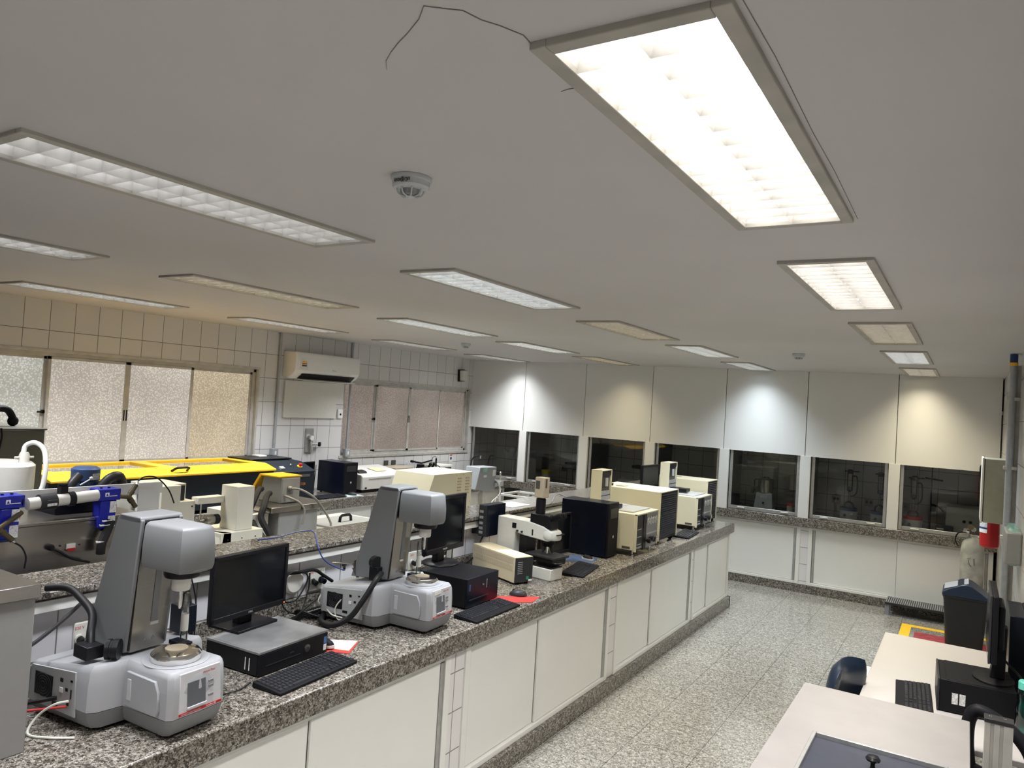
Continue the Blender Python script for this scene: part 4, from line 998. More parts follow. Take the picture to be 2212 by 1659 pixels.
cable('power_cable', 'black cable running down from the socket behind the first monitor', [(-2.93, 2.80, 1.10), (-2.92, 2.79, 1.03), (-2.90, 2.75, .96), (-2.86, 2.70, .915), (-2.78, 2.72, .908)], .0045, 'rubber', group='black cables behind the first monitor')
cable('power_cable', 'thin black cable lying from the flat desktop computer to the second rheometer', [(-2.71, 2.43, .98), (-2.74, 2.50, .955), (-2.80, 2.60, .94), (-2.84, 2.72, .96), (-2.86, 2.85, 1.0), (-2.84, 2.95, 1.02)], .004, 'rubber', group='black cables behind the first monitor')
cable('power_cable', 'thick black cable lying flat behind the flat desktop computer', [(-2.70, 2.44, .912), (-2.78, 2.52, .912), (-2.84, 2.66, .912), (-2.84, 2.80, .918), (-2.80, 2.86, .93)], .010, 'rubber', group='black cables behind the first monitor')
for k in range(3):
    cable('power_cable', 'tangled black cable coil on the worktop left of the second rheometer', [(-2.84 + .02 * k, 2.70, .91), (-2.80, 2.78 + .02 * k, .925 + .01 * k), (-2.86, 2.83, .93), (-2.90, 2.74 - .02 * k, .915), (-2.84, 2.66, .93 + .01 * k), (-2.78 + .01 * k, 2.74, .912), (-2.76, 2.82, .912)], .0045, 'rubber', group='black cable coils on the worktop')
cable('data_cable', 'pale cable looping out of the port panel of the second rheometer', [(-2.60, 2.785, 1.04), (-2.64, 2.76, 1.03), (-2.67, 2.74, .98), (-2.66, 2.74, .935), (-2.62, 2.74, .93), (-2.57, 2.775, .975)], .0035, 'white_cable')
cable('data_cable', 'pale cable passing behind the flank of the second rheometer', [(-2.84, 2.84, 1.04), (-2.84, 2.80, 1.0), (-2.83, 2.78, .97), (-2.76, 2.76, .96), (-2.68, 2.73, .945), (-2.62, 2.74, .94)], .0035, 'white_cable')
cable('data_cable', 'beige cable looping from the port panel of the nearest rheometer', [(-2.47, 1.34, 1.0), (-2.50, 1.31, .99), (-2.54, 1.28, .95), (-2.53, 1.25, .908), (-2.46, 1.28, .905), (-2.40, 1.33, .905)], .004, 'white_cable')
cable('data_cable', 'red cable plugged into the port panel of the nearest rheometer', [(-2.49, 1.345, .975), (-2.55, 1.30, .965), (-2.60, 1.27, .955)], .004, 'redpad')
cable('power_cable', 'black power plug lead in the port panel of the nearest rheometer', [(-2.56, 1.35, .985), (-2.60, 1.31, .975), (-2.66, 1.28, .955)], .007, 'rubber')
cable('probe_cable', 'dark tapering probe cable lying over the rear of the nearest rheometer', [(-2.66, 1.26, 1.13), (-2.69, 1.34, 1.15), (-2.74, 1.45, 1.19), (-2.78, 1.53, 1.225)], .007, 'charcoal')
cable('power_cable', 'thin black cable hanging right of the nearest rheometer head', [(-2.55, 1.80, 1.36), (-2.60, 1.87, 1.25), (-2.66, 1.93, 1.15), (-2.70, 1.96, 1.02), (-2.72, 1.96, .912)], .003, 'rubber')
cable('power_cable', 'thick black cable dropping from the nearest rheometer head to the worktop', [(-2.40, 1.66, 1.40), (-2.46, 1.73, 1.33), (-2.56, 1.83, 1.20), (-2.64, 1.90, 1.05), (-2.68, 1.93, .912)], .008, 'rubber')
cable('power_cable', 'black cable loop beside the neck of the second monitor', [(-2.80, 3.60, 1.09), (-2.80, 3.66, 1.105), (-2.80, 3.72, 1.10), (-2.80, 3.74, 1.06), (-2.80, 3.69, 1.02), (-2.80, 3.64, .99)], .005, 'rubber')
cable('power_cable', 'black cable hanging from the slim upright computer', [(-2.87, 4.35, 1.115), (-2.88, 4.33, 1.07), (-2.88, 4.28, .99), (-2.88, 4.18, .95), (-2.88, 4.08, .94), (-2.88, 4.0, .98)], .006, 'rubber')
cable('power_cable', 'grey-green cable bending up behind the black tower computer', [(-2.90, 5.40, 1.26), (-2.93, 5.50, 1.30), (-2.92, 5.58, 1.31), (-2.85, 5.60, 1.28)], .005, 'grey')
cable('keyboard_cable', 'thin black cable from the first keyboard along the bench', [(-2.36, 1.985, .905), (-2.33, 1.90, .905), (-2.36, 1.80, .905), (-2.42, 1.78, .905)], .0025, 'rubber')
b = B(); b.box(-2.58, -2.50, 1.76, 1.82, 1.11, 1.215); t = obj('driver_box', b, 'navy', at=(-2.54, 1.79, 1.1), bev=.003); tag(t, 'small dark box standing on the rear right of the nearest rheometer', 'box')
# ------------------------------------------------------------------ far side of the island
# stainless bath with switch panel
t = thing('steel_bath', 'brushed stainless steel bath cabinet standing behind the stone ledge at the left', 'laboratory bath', (-3.75, 1.9, BT))
b = B(); b.box(-4.02, -3.42, 1.28, 2.13, BT, 1.405); cs = obj('body', b, 'steel', t, w=True, bev=.003)
b = B(); b.box(-4.03, -3.41, 1.27, 2.137, 1.405, 1.42); obj('rim', b, 'steel', t, w=True, bev=.003)
b = B(); b.box(-3.42, -3.412, 1.79, 1.83, 1.285, 1.31); b2 = obj('breaker_switch', b, 'offwhite', t, w=True, bev=.001)
b = B(); b.box(-3.413, -3.408, 1.793, 1.827, 1.278, 1.290); obj('red_levers', b, 'red', b2, w=True)
b = B(); b.stack((-3.42, 1.72, 1.305), (1, 0, 0), [(.014, 0), (.014, .02), (.008, .03)]); b.tube([(-3.40, 1.72, 1.305), (-3.385, 1.75, 1.285), (-3.38, 1.80, 1.25), (-3.38, 1.88, 1.222)], .0055, 8); obj('power_lead', b, 'rubber', t, w=True)
for y, z in ((1.765, 1.305), (1.85, 1.30)):
    b = B(); b.stack((-3.42, y, z), (1, 0, 0), [(.004, 0), (.004, .004)]); obj('screw', b, 'charcoal', t, w=True)
b = B(); b.box(-3.80, -3.55, 1.80, 2.08, 1.42, 1.475); t2 = obj('pump_base', b, 'navy', at=(-3.7, 1.9, 1.42), bev=.004); tag(t2, 'dark blue block on the steel bath behind the white filter pipe', 'pump')
t = thing('drain_tap', 'small red-handled tap on the front of the steel bath', 'tap', (-3.40, 2.05, 1.26))
b = B(); b.tube([(-3.41, 2.05, 1.295), (-3.38, 2.05, 1.30), (-3.375, 2.09, 1.295)], .010, 8); obj('spout', b, 'steel', t, w=True)
b = B(); b.sphere((-3.375, 2.055, 1.262), .014); b.cyl((-3.375, 2.03, 1.258), (-3.375, 2.085, 1.266), .006); obj('handle', b, 'red', t, w=True)
cable('insulated_hose', 'thick black foam-wrapped hose in front of the steel bath', [(-3.375, 1.965, 1.405), (-3.375, 1.95, 1.36), (-3.37, 1.925, 1.30), (-3.375, 1.925, 1.255)], .020, 'foam', 'hose', 'black foam-wrapped hoses')
for k, z in enumerate((1.405, 1.385, 1.31)):
    b = B(); b.rings([[(-3.375 + (.0215 + q) * math.cos(2 * PI * i / 16), 1.945 - .01 * k + (.0215 + q) * math.sin(2 * PI * i / 16), z + zz) for i in range(16)] for q, zz in ((0, 0), (.002, .002), (0, .004))], cap=False); b.box(-3.36, -3.352, 1.912 - .01 * k, 1.93 - .01 * k, z, z + .006)
    t = obj('cable_tie', b, 'paper', at=(-3.375, 1.945, z)); tag(t, 'white cable tie around the black foam-wrapped hose', 'cable tie', 'white cable ties on the foam hose')

# white support rail with two blue pressure filters
t = thing('filter_rail', 'white metal rail carrying blue filters, bolted to white boxes', 'rail', (-3.45, 1.7, 1.5))
b = B(); b.box(-3.475, -3.465, 1.3, 2.27, 1.50, 1.556); obj('rail_plate', b, 'white', t, w=True, bev=.001)
b = B(); b.box(-3.48, -3.46, 2.14, 2.255, BT, 1.556); obj('upright_plate', b, 'white', t, w=True, bev=.001)
for y in (2.165, 2.195):
    for z in (1.515, 1.54):
        b = B(); b.stack((-3.465, y, z), (1, 0, 0), [(.005, 0), (.004, .004)]); obj('bolt', b, 'charcoal', t, w=True)
def blue_filter(label, y, group='cobalt blue pressure filters on the white rail'):
    t = thing('pressure_filter', label, 'filter', (-3.40, y, 1.36), 0, group)
    b = B(); b.box(-3.455, -3.375, y - .052, y + .052, 1.497, 1.550); hd = obj('head', b, 'blue', t, w=True, bev=.003)
    b = B(); b.box(-3.45, -3.38, y - .038, y + .038, 1.368, 1.497); bw = obj('body', b, 'blue', t, w=True, bev=.006)
    b = B(); b.box(-3.435, -3.395, y - .02, y + .02, 1.355, 1.368); obj('bottom_cap', b, 'navyblue', bw, w=True)
    for dy in (-.018, .018):
        b = B(); b.cyl((-3.42, y + dy, 1.55), (-3.42, y + dy, 1.555), .006); obj('top_bolt', b, 'black', hd, w=True)
    b = B(); b.box(-3.3795, -3.378, y + .005, y + .036, 1.44, 1.492); b.box(-3.3795, -3.378, y + .0, y + .034, 1.372, 1.425); obj('rating_label', b, 'label', bw, w=True)
    b = B(); b.box(-3.3755, -3.3735, y - .022, y - .004, 1.516, 1.534); lg = obj('square_emblem', b, 'blue_white', hd, w=True)
    b = B(); b.prism([(y - .019, 1.519), (y - .007, 1.519), (y - .010, 1.524), (y - .013, 1.531), (y - .016, 1.526)], 'x', -3.3735, -3.3728); obj('emblem_mark', b, 'blue', lg, w=True)
    b = B(); b.box(-3.3755, -3.3735, y - .002, y + .034, 1.516, 1.5195); obj('name_line', b, 'blue_white', hd, w=True)
    b = B(); b.tube([(-3.40, y + .038, 1.48), (-3.40, y + .046, 1.47), (-3.40, y + .044, 1.445), (-3.40, y + .038, 1.44)], .004, 6); obj('red_lever', b, 'red', bw, w=True)
    return t
blue_filter('cobalt blue filter at the right end of the white filter pipe', 1.95)
blue_filter('cobalt blue filter cut by the left edge of the picture', 1.535)
t = thing('white_pipe', 'white plastic pipe with black clamps joining the two blue filters', 'pipe', (-3.39, 1.74, 1.5))
b = B(); b.cyl((-3.385, 1.60, 1.508), (-3.385, 1.895, 1.525), .026, seg=22); obj('pipe', b, 'offwhite', t, w=True)
b = B(); b.stack((-3.385, 1.645, 1.5105), (0, 1, .055), [(.028, 0), (.036, .001), (.036, .066), (.028, .067)], 24); sl = obj('black_sleeve', b, 'charcoal', t, w=True)
b = B(); b.hexa([(-3.3495, 1.665, 1.497), (-3.3485, 1.665, 1.497), (-3.3485, 1.705, 1.499), (-3.3495, 1.705, 1.499)], [(-3.3515, 1.665, 1.522), (-3.3505, 1.665, 1.522), (-3.3505, 1.705, 1.524), (-3.3515, 1.705, 1.524)]); obj('sleeve_label', b, 'label', sl, w=True)
b = B(); b.stack((-3.385, 1.765, 1.517), (0, 1, .055), [(.026, 0), (.032, .001), (.032, .026), (.026, .027)], 24); obj('pipe_clamp', b, 'black', t, w=True)
b = B(); b.box(-3.42, -3.385, 1.735, 1.765, 1.54, 1.575); b.lathe(-3.40, 1.75, [(.016, 1.575), (.020, 1.577), (.020, 1.585), (.014, 1.587)], 18); obj('clamp_knob', b, 'black', t, w=True)
for y in (1.895, 1.59):
    b = B(); b.stack((-3.385, y - (.0 if y > 1.7 else .015), 1.52), (0, 1, 0), [(.016, 0), (.018, .003), (.012, .006)], 16); obj('end_fitting', b, 'black', t, w=True)
def yfit(label, p, s_, pts):
    t = thing('bronze_fitting', label, 'pipe fitting', p, 0, 'bronze pipe elbows with cables on the blue filters')
    b = B(); b.tube(pts[:3], .011 * s_, 12, False); x = pts[1]; b.stack(pts[1], Vector(pts[2]) - Vector(pts[1]), [(.0135 * s_, .01), (.0135 * s_, .03)], 14); obj('elbow', b, 'brass', t, w=True)
    b = B(); b.tube([pts[1], pts[3]], .0115 * s_, 12, False); b.stack(pts[1], Vector(pts[3]) - Vector(pts[1]), [(.014 * s_, .018), (.014 * s_, .032)], 14); obj('branch', b, 'brass', t, w=True)
    b = B(); b.stack(pts[3], Vector(pts[3]) - Vector(pts[1]), [(.007, 0), (.007, .012), (.004, .016)], 10); obj('connector', b, 'chrome', t, w=True)
    b = B(); b.tube(pts[4:], .0035, 8); obj('lead', b, 'rubber', t, w=True)
yfit('bronze elbow fitting right of the blue filter, its black lead arching over the white box', (-3.385, 2.03, 1.5), 1., [(-3.385, 2.0, 1.512), (-3.385, 2.045, 1.505), (-3.385, 2.085, 1.455), (-3.385, 2.08, 1.562), (-3.385, 2.088, 1.578), (-3.385, 2.12, 1.597), (-3.38, 2.18, 1.59), (-3.37, 2.24, 1.53), (-3.36, 2.27, 1.46)])
yfit('bronze elbow fitting at the left edge with black lead hanging to the ledge', (-3.33, 1.5, 1.4), 1., [(-3.385, 1.58, 1.475), (-3.335, 1.475, 1.425), (-3.335, 1.42, 1.43), (-3.335, 1.53, 1.372), (-3.335, 1.54, 1.36), (-3.33, 1.565, 1.34), (-3.32, 1.58, 1.30), (-3.315, 1.575, 1.252)])

# blue motor, white tank, white boxes, white L-shaped apparatus
t = thing('electric_motor', 'dark blue electric motor with grey hoses behind the white rail', 'motor', (-3.78, 2.02, 1.42))
b = B(); b.lathe(-3.78, 2.05, [(.058, 1.42), (.060, 1.54), (.066, 1.545), (.066, 1.60), (.05, 1.612)], 26); mb_ = obj('housing', b, 'motor_blue', t, w=True)
b = B()
for k in range(20):
    a = 2 * PI * k / 20; b.hexa([(-3.78 + .058 * math.cos(a), 2.05 + .058 * math.sin(a), 1.45), (-3.78 + .064 * math.cos(a), 2.05 + .064 * math.sin(a), 1.45), (-3.78 + .064 * math.cos(a + .08), 2.05 + .064 * math.sin(a + .08), 1.45), (-3.78 + .058 * math.cos(a + .08), 2.05 + .058 * math.sin(a + .08), 1.45)], [(-3.78 + .058 * math.cos(a), 2.05 + .058 * math.sin(a), 1.535), (-3.78 + .064 * math.cos(a), 2.05 + .064 * math.sin(a), 1.535), (-3.78 + .064 * math.cos(a + .08), 2.05 + .064 * math.sin(a + .08), 1.535), (-3.78 + .058 * math.cos(a + .08), 2.05 + .058 * math.sin(a + .08), 1.535)])
v_ = obj('cooling_fins', b, 'motor_blue', mb_, w=True); v_['kind'] = 'stuff'
b = B(); b.box(-3.716, -3.712, 2.05, 2.085, 1.55, 1.58); obj('rating_label', b, 'label', mb_, w=True)
b = B(); b.tube([(-3.70, 1.93, 1.45), (-3.70, 1.94, 1.53), (-3.72, 1.985, 1.575)], .022, 12); obj('intake_hose', b, 'charcoal', t, w=True)
b = B(); b.tube([(-3.70, 2.08, 1.50), (-3.69, 2.12, 1.555), (-3.69, 2.17, 1.565), (-3.70, 2.20, 1.52)], .024, 12); obj('outlet_hose', b, 'charcoal', t, w=True)
b = B(); b.tube([(-3.60, 1.93, 1.545), (-3.58, 1.97, 1.575)], .003, 6); b.sphere((-3.58, 1.97, 1.578), .008); t = obj('cable_tie', b, 'paper', at=(-3.6, 1.95, 1.54)); tag(t, 'white cable tie on the grey hose left of the blue motor', 'cable tie')
t = thing('plastic_tank', 'tall white plastic tank with curved white hose at the left edge', 'tank', (-4.35, 1.95, .9))
b = B(); b.rings([[(-4.24 + (.17 + q) * math.cos(2 * PI * i / 28), 1.88 + (.13 + q) * math.sin(2 * PI * i / 28), z) for i in range(28)] for z, q in ((.9, -.01), (1.55, 0), (1.585, 0), (1.60, -.015), (1.602, -.05))]); obj('body', b, 'tank', t, w=True)
b = B(); b.lathe(-4.15, 1.93, [(.024, 1.60), (.024, 1.64), (.018, 1.655)], 16); b.cyl((-4.15, 1.885, 1.628), (-4.15, 1.975, 1.628), .006); obj('valve', b, 'offwhite', t, w=True)
b = B(); b.tube([(-4.15, 1.925, 1.65), (-4.15, 1.935, 1.69), (-4.12, 1.965, 1.705), (-4.08, 1.99, 1.67), (-4.05, 1.99, 1.58), (-4.04, 1.975, 1.48), (-4.05, 1.95, 1.43)], .012, 12); obj('white_hose', b, 'paper', t, w=True)
t = thing('white_instrument', 'white metal instrument of two stacked boxes behind the nearest rheometer', 'laboratory instrument', (-3.65, 2.45, BT))
b = B(); b.box(-3.78, -3.50, 2.29, 2.40, BT, 1.525); obj('upper_box', b, 'ivory', t, w=True, bev=.003)
b = B(); b.box(-3.78, -3.56, 2.40, 2.47, 1.41, 1.525); obj('side_box', b, 'ivory', t, w=True, bev=.002)
b = B(); b.box(-3.58, -3.555, 2.41, 2.46, 1.42, 1.515); obj('dark_opening', b, 'charcoal', t, w=True)
b = B(); b.box(-3.85, -3.52, 2.26, 2.505, BT, 1.435); lb_ = obj('lower_box', b, 'ivory', t, w=True, bev=.003)
for y, z in ((2.29, 1.40), (2.485, 1.405)):
    b = B(); b.stack((-3.52, y, z), (1, 0, 0), [(.004, 0), (.004, .002)]); obj('screw', b, 'charcoal', lb_, w=True)
t = thing('white_apparatus', 'white L-shaped metal apparatus with column and side arm, behind the ledge', 'laboratory instrument', (-3.42, 2.72, BT))
b = B(); b.box(-3.62, -3.355, 2.56, 2.83, BT, 1.272); fb = obj('foot_box', b, 'ivory', t, w=True, bev=.003)
b = B(); b.hexa([(-3.50, 2.51, 1.18), (-3.42, 2.52, 1.18), (-3.355, 2.56, 1.18), (-3.355, 2.62, 1.18)], [(-3.50, 2.56, 1.272), (-3.42, 2.57, 1.272), (-3.355, 2.575, 1.272), (-3.355, 2.62, 1.272)]); obj('foot_slope', b, 'ivory', fb, w=True)
for y in (2.60, 2.69, 2.78):
    b = B(); b.stack((-3.355, y, 1.235), (1, 0, 0), [(.0035, 0), (.0035, .002)]); obj('screw', b, 'charcoal', fb, w=True)
b = B(); b.box(-3.52, -3.38, 2.665, 2.775, 1.272, 1.512); obj('column', b, 'ivory', t, w=True, bev=.003)
b = B(); b.box(-3.55, -3.49, 2.50, 2.665, 1.415, 1.452); obj('side_arm', b, 'ivory', t, w=True, bev=.003)
b = B(); b.cyl((-3.52, 2.54, 1.26), (-3.52, 2.54, 1.42), .0035); obj('rod', b, 'chrome', t, w=True)
b = B(); b.stack((-3.50, 2.55, 1.325), (0, 1, 0), [(.010, -.03), (.012, 0), (.030, .004), (.030, .05), (.026, .056)], 22); obj('steel_chuck', b, 'steel', t, w=True)
b = B(); b.stack((-3.50, 2.606, 1.325), (0, 1, 0), [(.028, 0), (.028, .03)], 20); obj('chuck_rear', b, 'black', t, w=True)

# refrigerated circulator
t = thing('circulator_bath', 'grey circulating bath with steel lid and yellow-trimmed control head', 'laboratory bath', (-3.72, 3.38, BT))
b = B(); b.box(-4.0, -3.585, 3.14, 3.46, BT, 1.30); obj('body', b, 'ltgrey', t, w=True, bev=.006)
b = B(); b.box(-4.02, -3.55, 3.05, 3.53, 1.305, 1.34); obj('steel_lid', b, 'steel', t, w=True, bev=.003)
b = B(); b.prism([(-3.87, 1.34), (-3.66, 1.34), (-3.66, 1.50), (-3.83, 1.50)], 'y', 3.21, 3.36); ch = obj('control_head', b, 'ltgrey', t, w=True, bev=.003)
b = B(); b.box(-3.662, -3.655, 3.215, 3.355, 1.345, 1.495); bp_ = obj('rear_plate', b, 'alu_dark', ch, w=True)
b = B(); b.stack((-3.655, 3.265, 1.435), (1, 0, 0), [(.014, 0), (.014, .02), (.010, .03)]); b.box(-3.655, -3.652, 3.25, 3.30, 1.395, 1.42); obj('grey_plug', b, 'grey_cable', bp_, w=True)
b = B(); b.prism([(-3.93, 1.40), (-3.91, 1.395), (-3.835, 1.50), (-3.66, 1.502), (-3.66, 1.512), (-3.85, 1.512)], 'y', 3.19, 3.375); obj('yellow_trim', b, 'yellow', ch, w=True, bev=.003)
for z0_, pts in ((0, [(-3.63, 3.265, 1.435), (-3.58, 3.30, 1.43), (-3.53, 3.37, 1.38), (-3.50, 3.43, 1.30), (-3.47, 3.46, 1.23), (-3.46, 3.46, 1.20)]), (1, [(-3.65, 3.23, 1.39), (-3.60, 3.25, 1.375), (-3.56, 3.28, 1.35), (-3.535, 3.30, 1.30), (-3.53, 3.28, 1.22)])):
    b = B(); b.tube(pts, .007, 8); obj('grey_lead', b, 'grey_cable', t, w=True)
for k, pts in enumerate(([(-3.80, 3.17, 1.42), (-3.74, 3.10, 1.42), (-3.68, 3.02, 1.37), (-3.66, 2.98, 1.30), (-3.60, 2.98, 1.22), (-3.50, 2.98, 1.16)], [(-3.72, 3.17, 1.40), (-3.66, 3.10, 1.395), (-3.60, 3.03, 1.34), (-3.58, 3.0, 1.28), (-3.53, 3.02, 1.20), (-3.50, 3.03, 1.14)])):
    cable('insulated_hose', ['black foam hose arching left of the circulating bath, outer one', 'black foam hose arching left of the circulating bath, inner one'][k], pts, .019, 'foam', 'hose', 'black foam-wrapped hoses')
b = B(); b.prism([(-4.0, BT), (-3.62, BT), (-3.62, 1.30), (-4.0, 1.30)], 'y', 2.93, 3.09); t = obj('side_cabinet', b, 'white', at=(-3.8, 3.0, BT), bev=.004); tag(t, 'pale narrow cabinet behind the two arching black foam hoses', 'cabinet')

# white bath with black handle lid
t = thing('lidded_bath', 'white box bath with grey lid and black handle behind the ledge', 'laboratory bath', (-3.75, 3.9, BT))
b = B(); b.box(-4.0, -3.42, 3.48, 4.1, BT, 1.155); obj('body', b, 'ivory', t, w=True, bev=.003)
b = B(); b.box(-3.86, -3.45, 3.56, 4.02, 1.155, 1.168); ld = obj('lid', b, 'ltgrey', t, w=True, bev=.002)
b = B(); b.tube([(-3.66, 3.74, 1.168), (-3.66, 3.745, 1.20), (-3.66, 3.76, 1.212), (-3.66, 3.83, 1.212), (-3.66, 3.845, 1.20), (-3.66, 3.85, 1.168)], .010, 8, False); obj('handle', b, 'black', ld, w=True)
b = B(); b.box(-3.52, -3.46, 3.56, 3.70, 1.155, 1.17); obj('dark_slot', b, 'black', t, w=True)

# cream cabinet with vent slots
t = thing('vented_cabinet', 'pale cream sloping cabinet with rows of vent slots behind the second monitor', 'cabinet', (-3.75, 4.9, BT))
b = B(); b.hexa([(-4.0, 4.43, BT), (-3.60, 4.43, BT), (-3.60, 5.22, BT), (-4.0, 5.22, BT)], [(-4.0, 4.72, 1.452), (-3.60, 4.90, 1.452), (-3.60, 5.22, 1.452), (-4.0, 5.22, 1.452)]) if 0 else b.prism([(4.46, BT), (5.23, BT), (5.23, 1.452), (4.70, 1.452)], 'x', -4.0, -3.60)
vc = obj('body', b, 'cream', t, w=True, bev=.004)
# the louvred face looks along the aisle
b = B()
for r in range(6):
    for c0 in (5.02, 5.135): b.hexa([(-3.60, c0, 1.40 - r * .025), (-3.592, c0, 1.398 - r * .025), (-3.592, c0 + .05, 1.398 - r * .025), (-3.60, c0 + .05, 1.40 - r * .025)], [(-3.60, c0, 1.408 - r * .025), (-3.598, c0, 1.408 - r * .025), (-3.598, c0 + .05, 1.408 - r * .025), (-3.60, c0 + .05, 1.408 - r * .025)])
v_ = obj('vent_slots', b, 'tan', vc, w=True, smooth=False); v_['kind'] = 'stuff'
for y, z in ((5.0, 1.43), (5.10, 1.435), (5.21, 1.43), (5.0, 1.27), (5.21, 1.33), (5.21, 1.2)):
    b = B(); b.stack((-3.60, y, z), (1, 0, 0), [(.004, 0), (.004, .003)]); obj('screw', b, 'tan', vc, w=True)

# grey control head on a stand, white cable
t = thing('stirrer_head', 'grey tapered control box on a stand with pale labels, behind the island ledge', 'laboratory instrument', (-3.65, 5.5, BT))
b = B(); b.hexa([(-3.82, 5.30, 1.27), (-3.62, 5.34, 1.255), (-3.62, 5.60, 1.255), (-3.80, 5.60, 1.27)], [(-3.74, 5.36, 1.485), (-3.62, 5.38, 1.478), (-3.62, 5.60, 1.478), (-3.74, 5.60, 1.485)]) if 0 else b.prism([(5.34, 1.28), (5.56, 1.255), (5.66, 1.27), (5.66, 1.47), (5.39, 1.478)], 'x', -3.78, -3.63)
hb = obj('control_box', b, 'grey', t, w=True, bev=.006)
b = B(); b.box(-3.63, -3.628, 5.43, 5.51, 1.43, 1.468); obj('pale_label', b, 'teal_tint', hb, w=True)
b = B(); b.box(-3.63, -3.628, 5.45, 5.50, 1.385, 1.405); obj('white_label', b, 'label', hb, w=True)
b = B(); b.box(-3.63, -3.627, 5.59, 5.64, 1.39, 1.445); obj('socket_panel', b, 'label', hb, w=True)
b = B(); b.box(-3.70, -3.66, 5.50, 5.56, BT, 1.27); obj('grey_post', b, 'alu_dark', t, w=True)
b = B(); b.cyl((-3.60, 5.68, BT), (-3.60, 5.68, 1.42), .008); b.sphere((-3.60, 5.68, 1.42), .009); obj('steel_rod', b, 'chrome', t, w=True)
b = B(); b.box(-3.63, -3.58, 5.655, 5.71, 1.30, 1.345); b.stack((-3.63, 5.64, 1.31), (1, 0, 0), [(.018, 0), (.018, .02)]); obj('clamp', b, 'ltgrey', t, w=True)
b = B(); b.tube([(-3.62, 5.62, 1.36), (-3.60, 5.65, 1.33), (-3.58, 5.67, 1.27), (-3.58, 5.64, 1.22), (-3.57, 5.58, 1.20), (-3.56, 5.56, 1.165), (-3.56, 5.60, 1.14), (-3.56, 5.66, 1.15), (-3.56, 5.64, 1.19), (-3.56, 5.56, 1.20), (-3.56, 5.50, 1.17), (-3.56, 5.50, 1.14), (-3.56, 5.54, 1.12)], .0045, 6); obj('curly_white_lead', b, 'white_cable', t, w=True)
b = B(); b.box(-3.66, -3.60, 5.64, 5.70, BT, 1.19); t = obj('white_post', b, 'ivory', at=(-3.63, 5.67, BT)); bpy.data.objects.remove(t)
b = B(); b.hexa([(-3.18, 4.92, 1.2505), (-2.98, 4.90, 1.2505), (-2.97, 5.17, 1.2505), (-3.17, 5.19, 1.2505)], [(-3.18, 4.92, 1.252), (-2.98, 4.90, 1.252), (-2.97, 5.17, 1.252), (-3.17, 5.19, 1.252)])
t = obj('sheet_of_paper', b, 'label', at=(-3.07, 5.05, 1.25)); tag(t, 'grey printed sheet lying on the stone ledge behind the second monitor', 'paper')

# tall grey-green cabinet at the left edge
t = thing('grey_green_cabinet', 'tall grey-green metal cabinet at the left edge before the window', 'cabinet', (-5.4, 2.2, 0))
b = B(); b.box(-5.7, -5.08, 1.7, 2.475, 0, 1.70); obj('body', b, 'olive', t, w=True, bev=.004)
b = B(); b.box(-5.71, -5.07, 1.69, 2.485, 1.70, 1.712); obj('top_plate', b, 'olive', t, w=True, bev=.003)
t = thing('cap', 'black rounded headset lying on the grey-green cabinet at the left edge', 'headset', (-5.3, 2.32, 1.712))
b = B(); b.tube([(-5.22, 2.20, 1.73), (-5.24, 2.22, 1.80), (-5.26, 2.27, 1.825), (-5.28, 2.33, 1.82), (-5.30, 2.37, 1.78), (-5.30, 2.385, 1.73)], .022, 10); obj('headband', b, 'matblack', t, w=True)
b = B(); b.sphere((-5.30, 2.38, 1.745), .034, .6, 1, 1); obj('ear_pad', b, 'matblack', t, w=True)
t.name = 'headset'
cable('power_cable', 'black cable hanging down the grey-green cabinet at the left edge', [(-5.06, 2.21, 1.715), (-5.055, 2.215, 1.66), (-5.055, 2.20, 1.55), (-5.055, 2.19, 1.45)], .006, 'rubber')

# ------------------------------------------------------------------ window-wall counter: ductilometer
t = thing('ductility_bath', 'long black testing bath with bright yellow lid under the large window', 'testing machine', (-6.15, 4.1, BT))
b = B(); b.box(-6.53, -5.80, 2.88, 4.98, .93, 1.25); bd = obj('bath_body', b, 'anth', t, w=True, bev=.005)
b = B(); b.box(-6.53, -5.81, 4.98, 5.53, .93, 1.20); cb = obj('control_cabinet', b, 'anth', t, w=True, bev=.005)
b = B(); b.prism([(-5.81, 1.20), (-5.81, 1.225), (-6.02, 1.30), (-6.25, 1.315), (-6.53, 1.315), (-6.53, 1.20)], 'y', 4.985, 5.53); cp_ = obj('control_panel', b, 'anth', t, w=True, bev=.005)
b = B(); b.box(-6.50, -6.14, 4.96, 5.50, 1.315, 1.328); obj('black_shelf', b, 'black', cp_, w=True, bev=.004)
b = B()   # yellow lid as a frame around two clear windows
zl0, zl1 = 1.25, 1.312
fr_pts = lambda y0, y1, x0, x1, z0, z1: b.box(x0, x1, y0, y1, z0, z1)
b.prism([(-5.775, zl0), (-5.775, zl0 + .018), (-5.93, zl1), (-5.99, zl1), (-5.99, zl0)], 'y', 2.88, 4.985)
b.box(-6.53, -6.47, 2.88, 4.985, zl0, zl1); b.box(-6.47, -5.99, 2.88, 3.0, zl0, zl1); b.box(-6.47, -5.99, 3.90, 4.02, zl0, zl1); b.box(-6.47, -5.99, 4.88, 4.985, zl0, zl1)
ld = obj('yellow_lid', b, 'yellow', t, w=True, bev=.004)
for a, c in ((3.0, 3.90), (4.02, 4.88)):
    b = B(); b.box(-6.47, -5.99, a, c, 1.290, 1.296); obj('lid_window', b, 'clear', ld, w=True)
    b = B(); b.box(-6.46, -6.0, a + .01, c - .01, 1.251, 1.256); obj('bath_tray', b, 'alu_dark', bd, w=True)
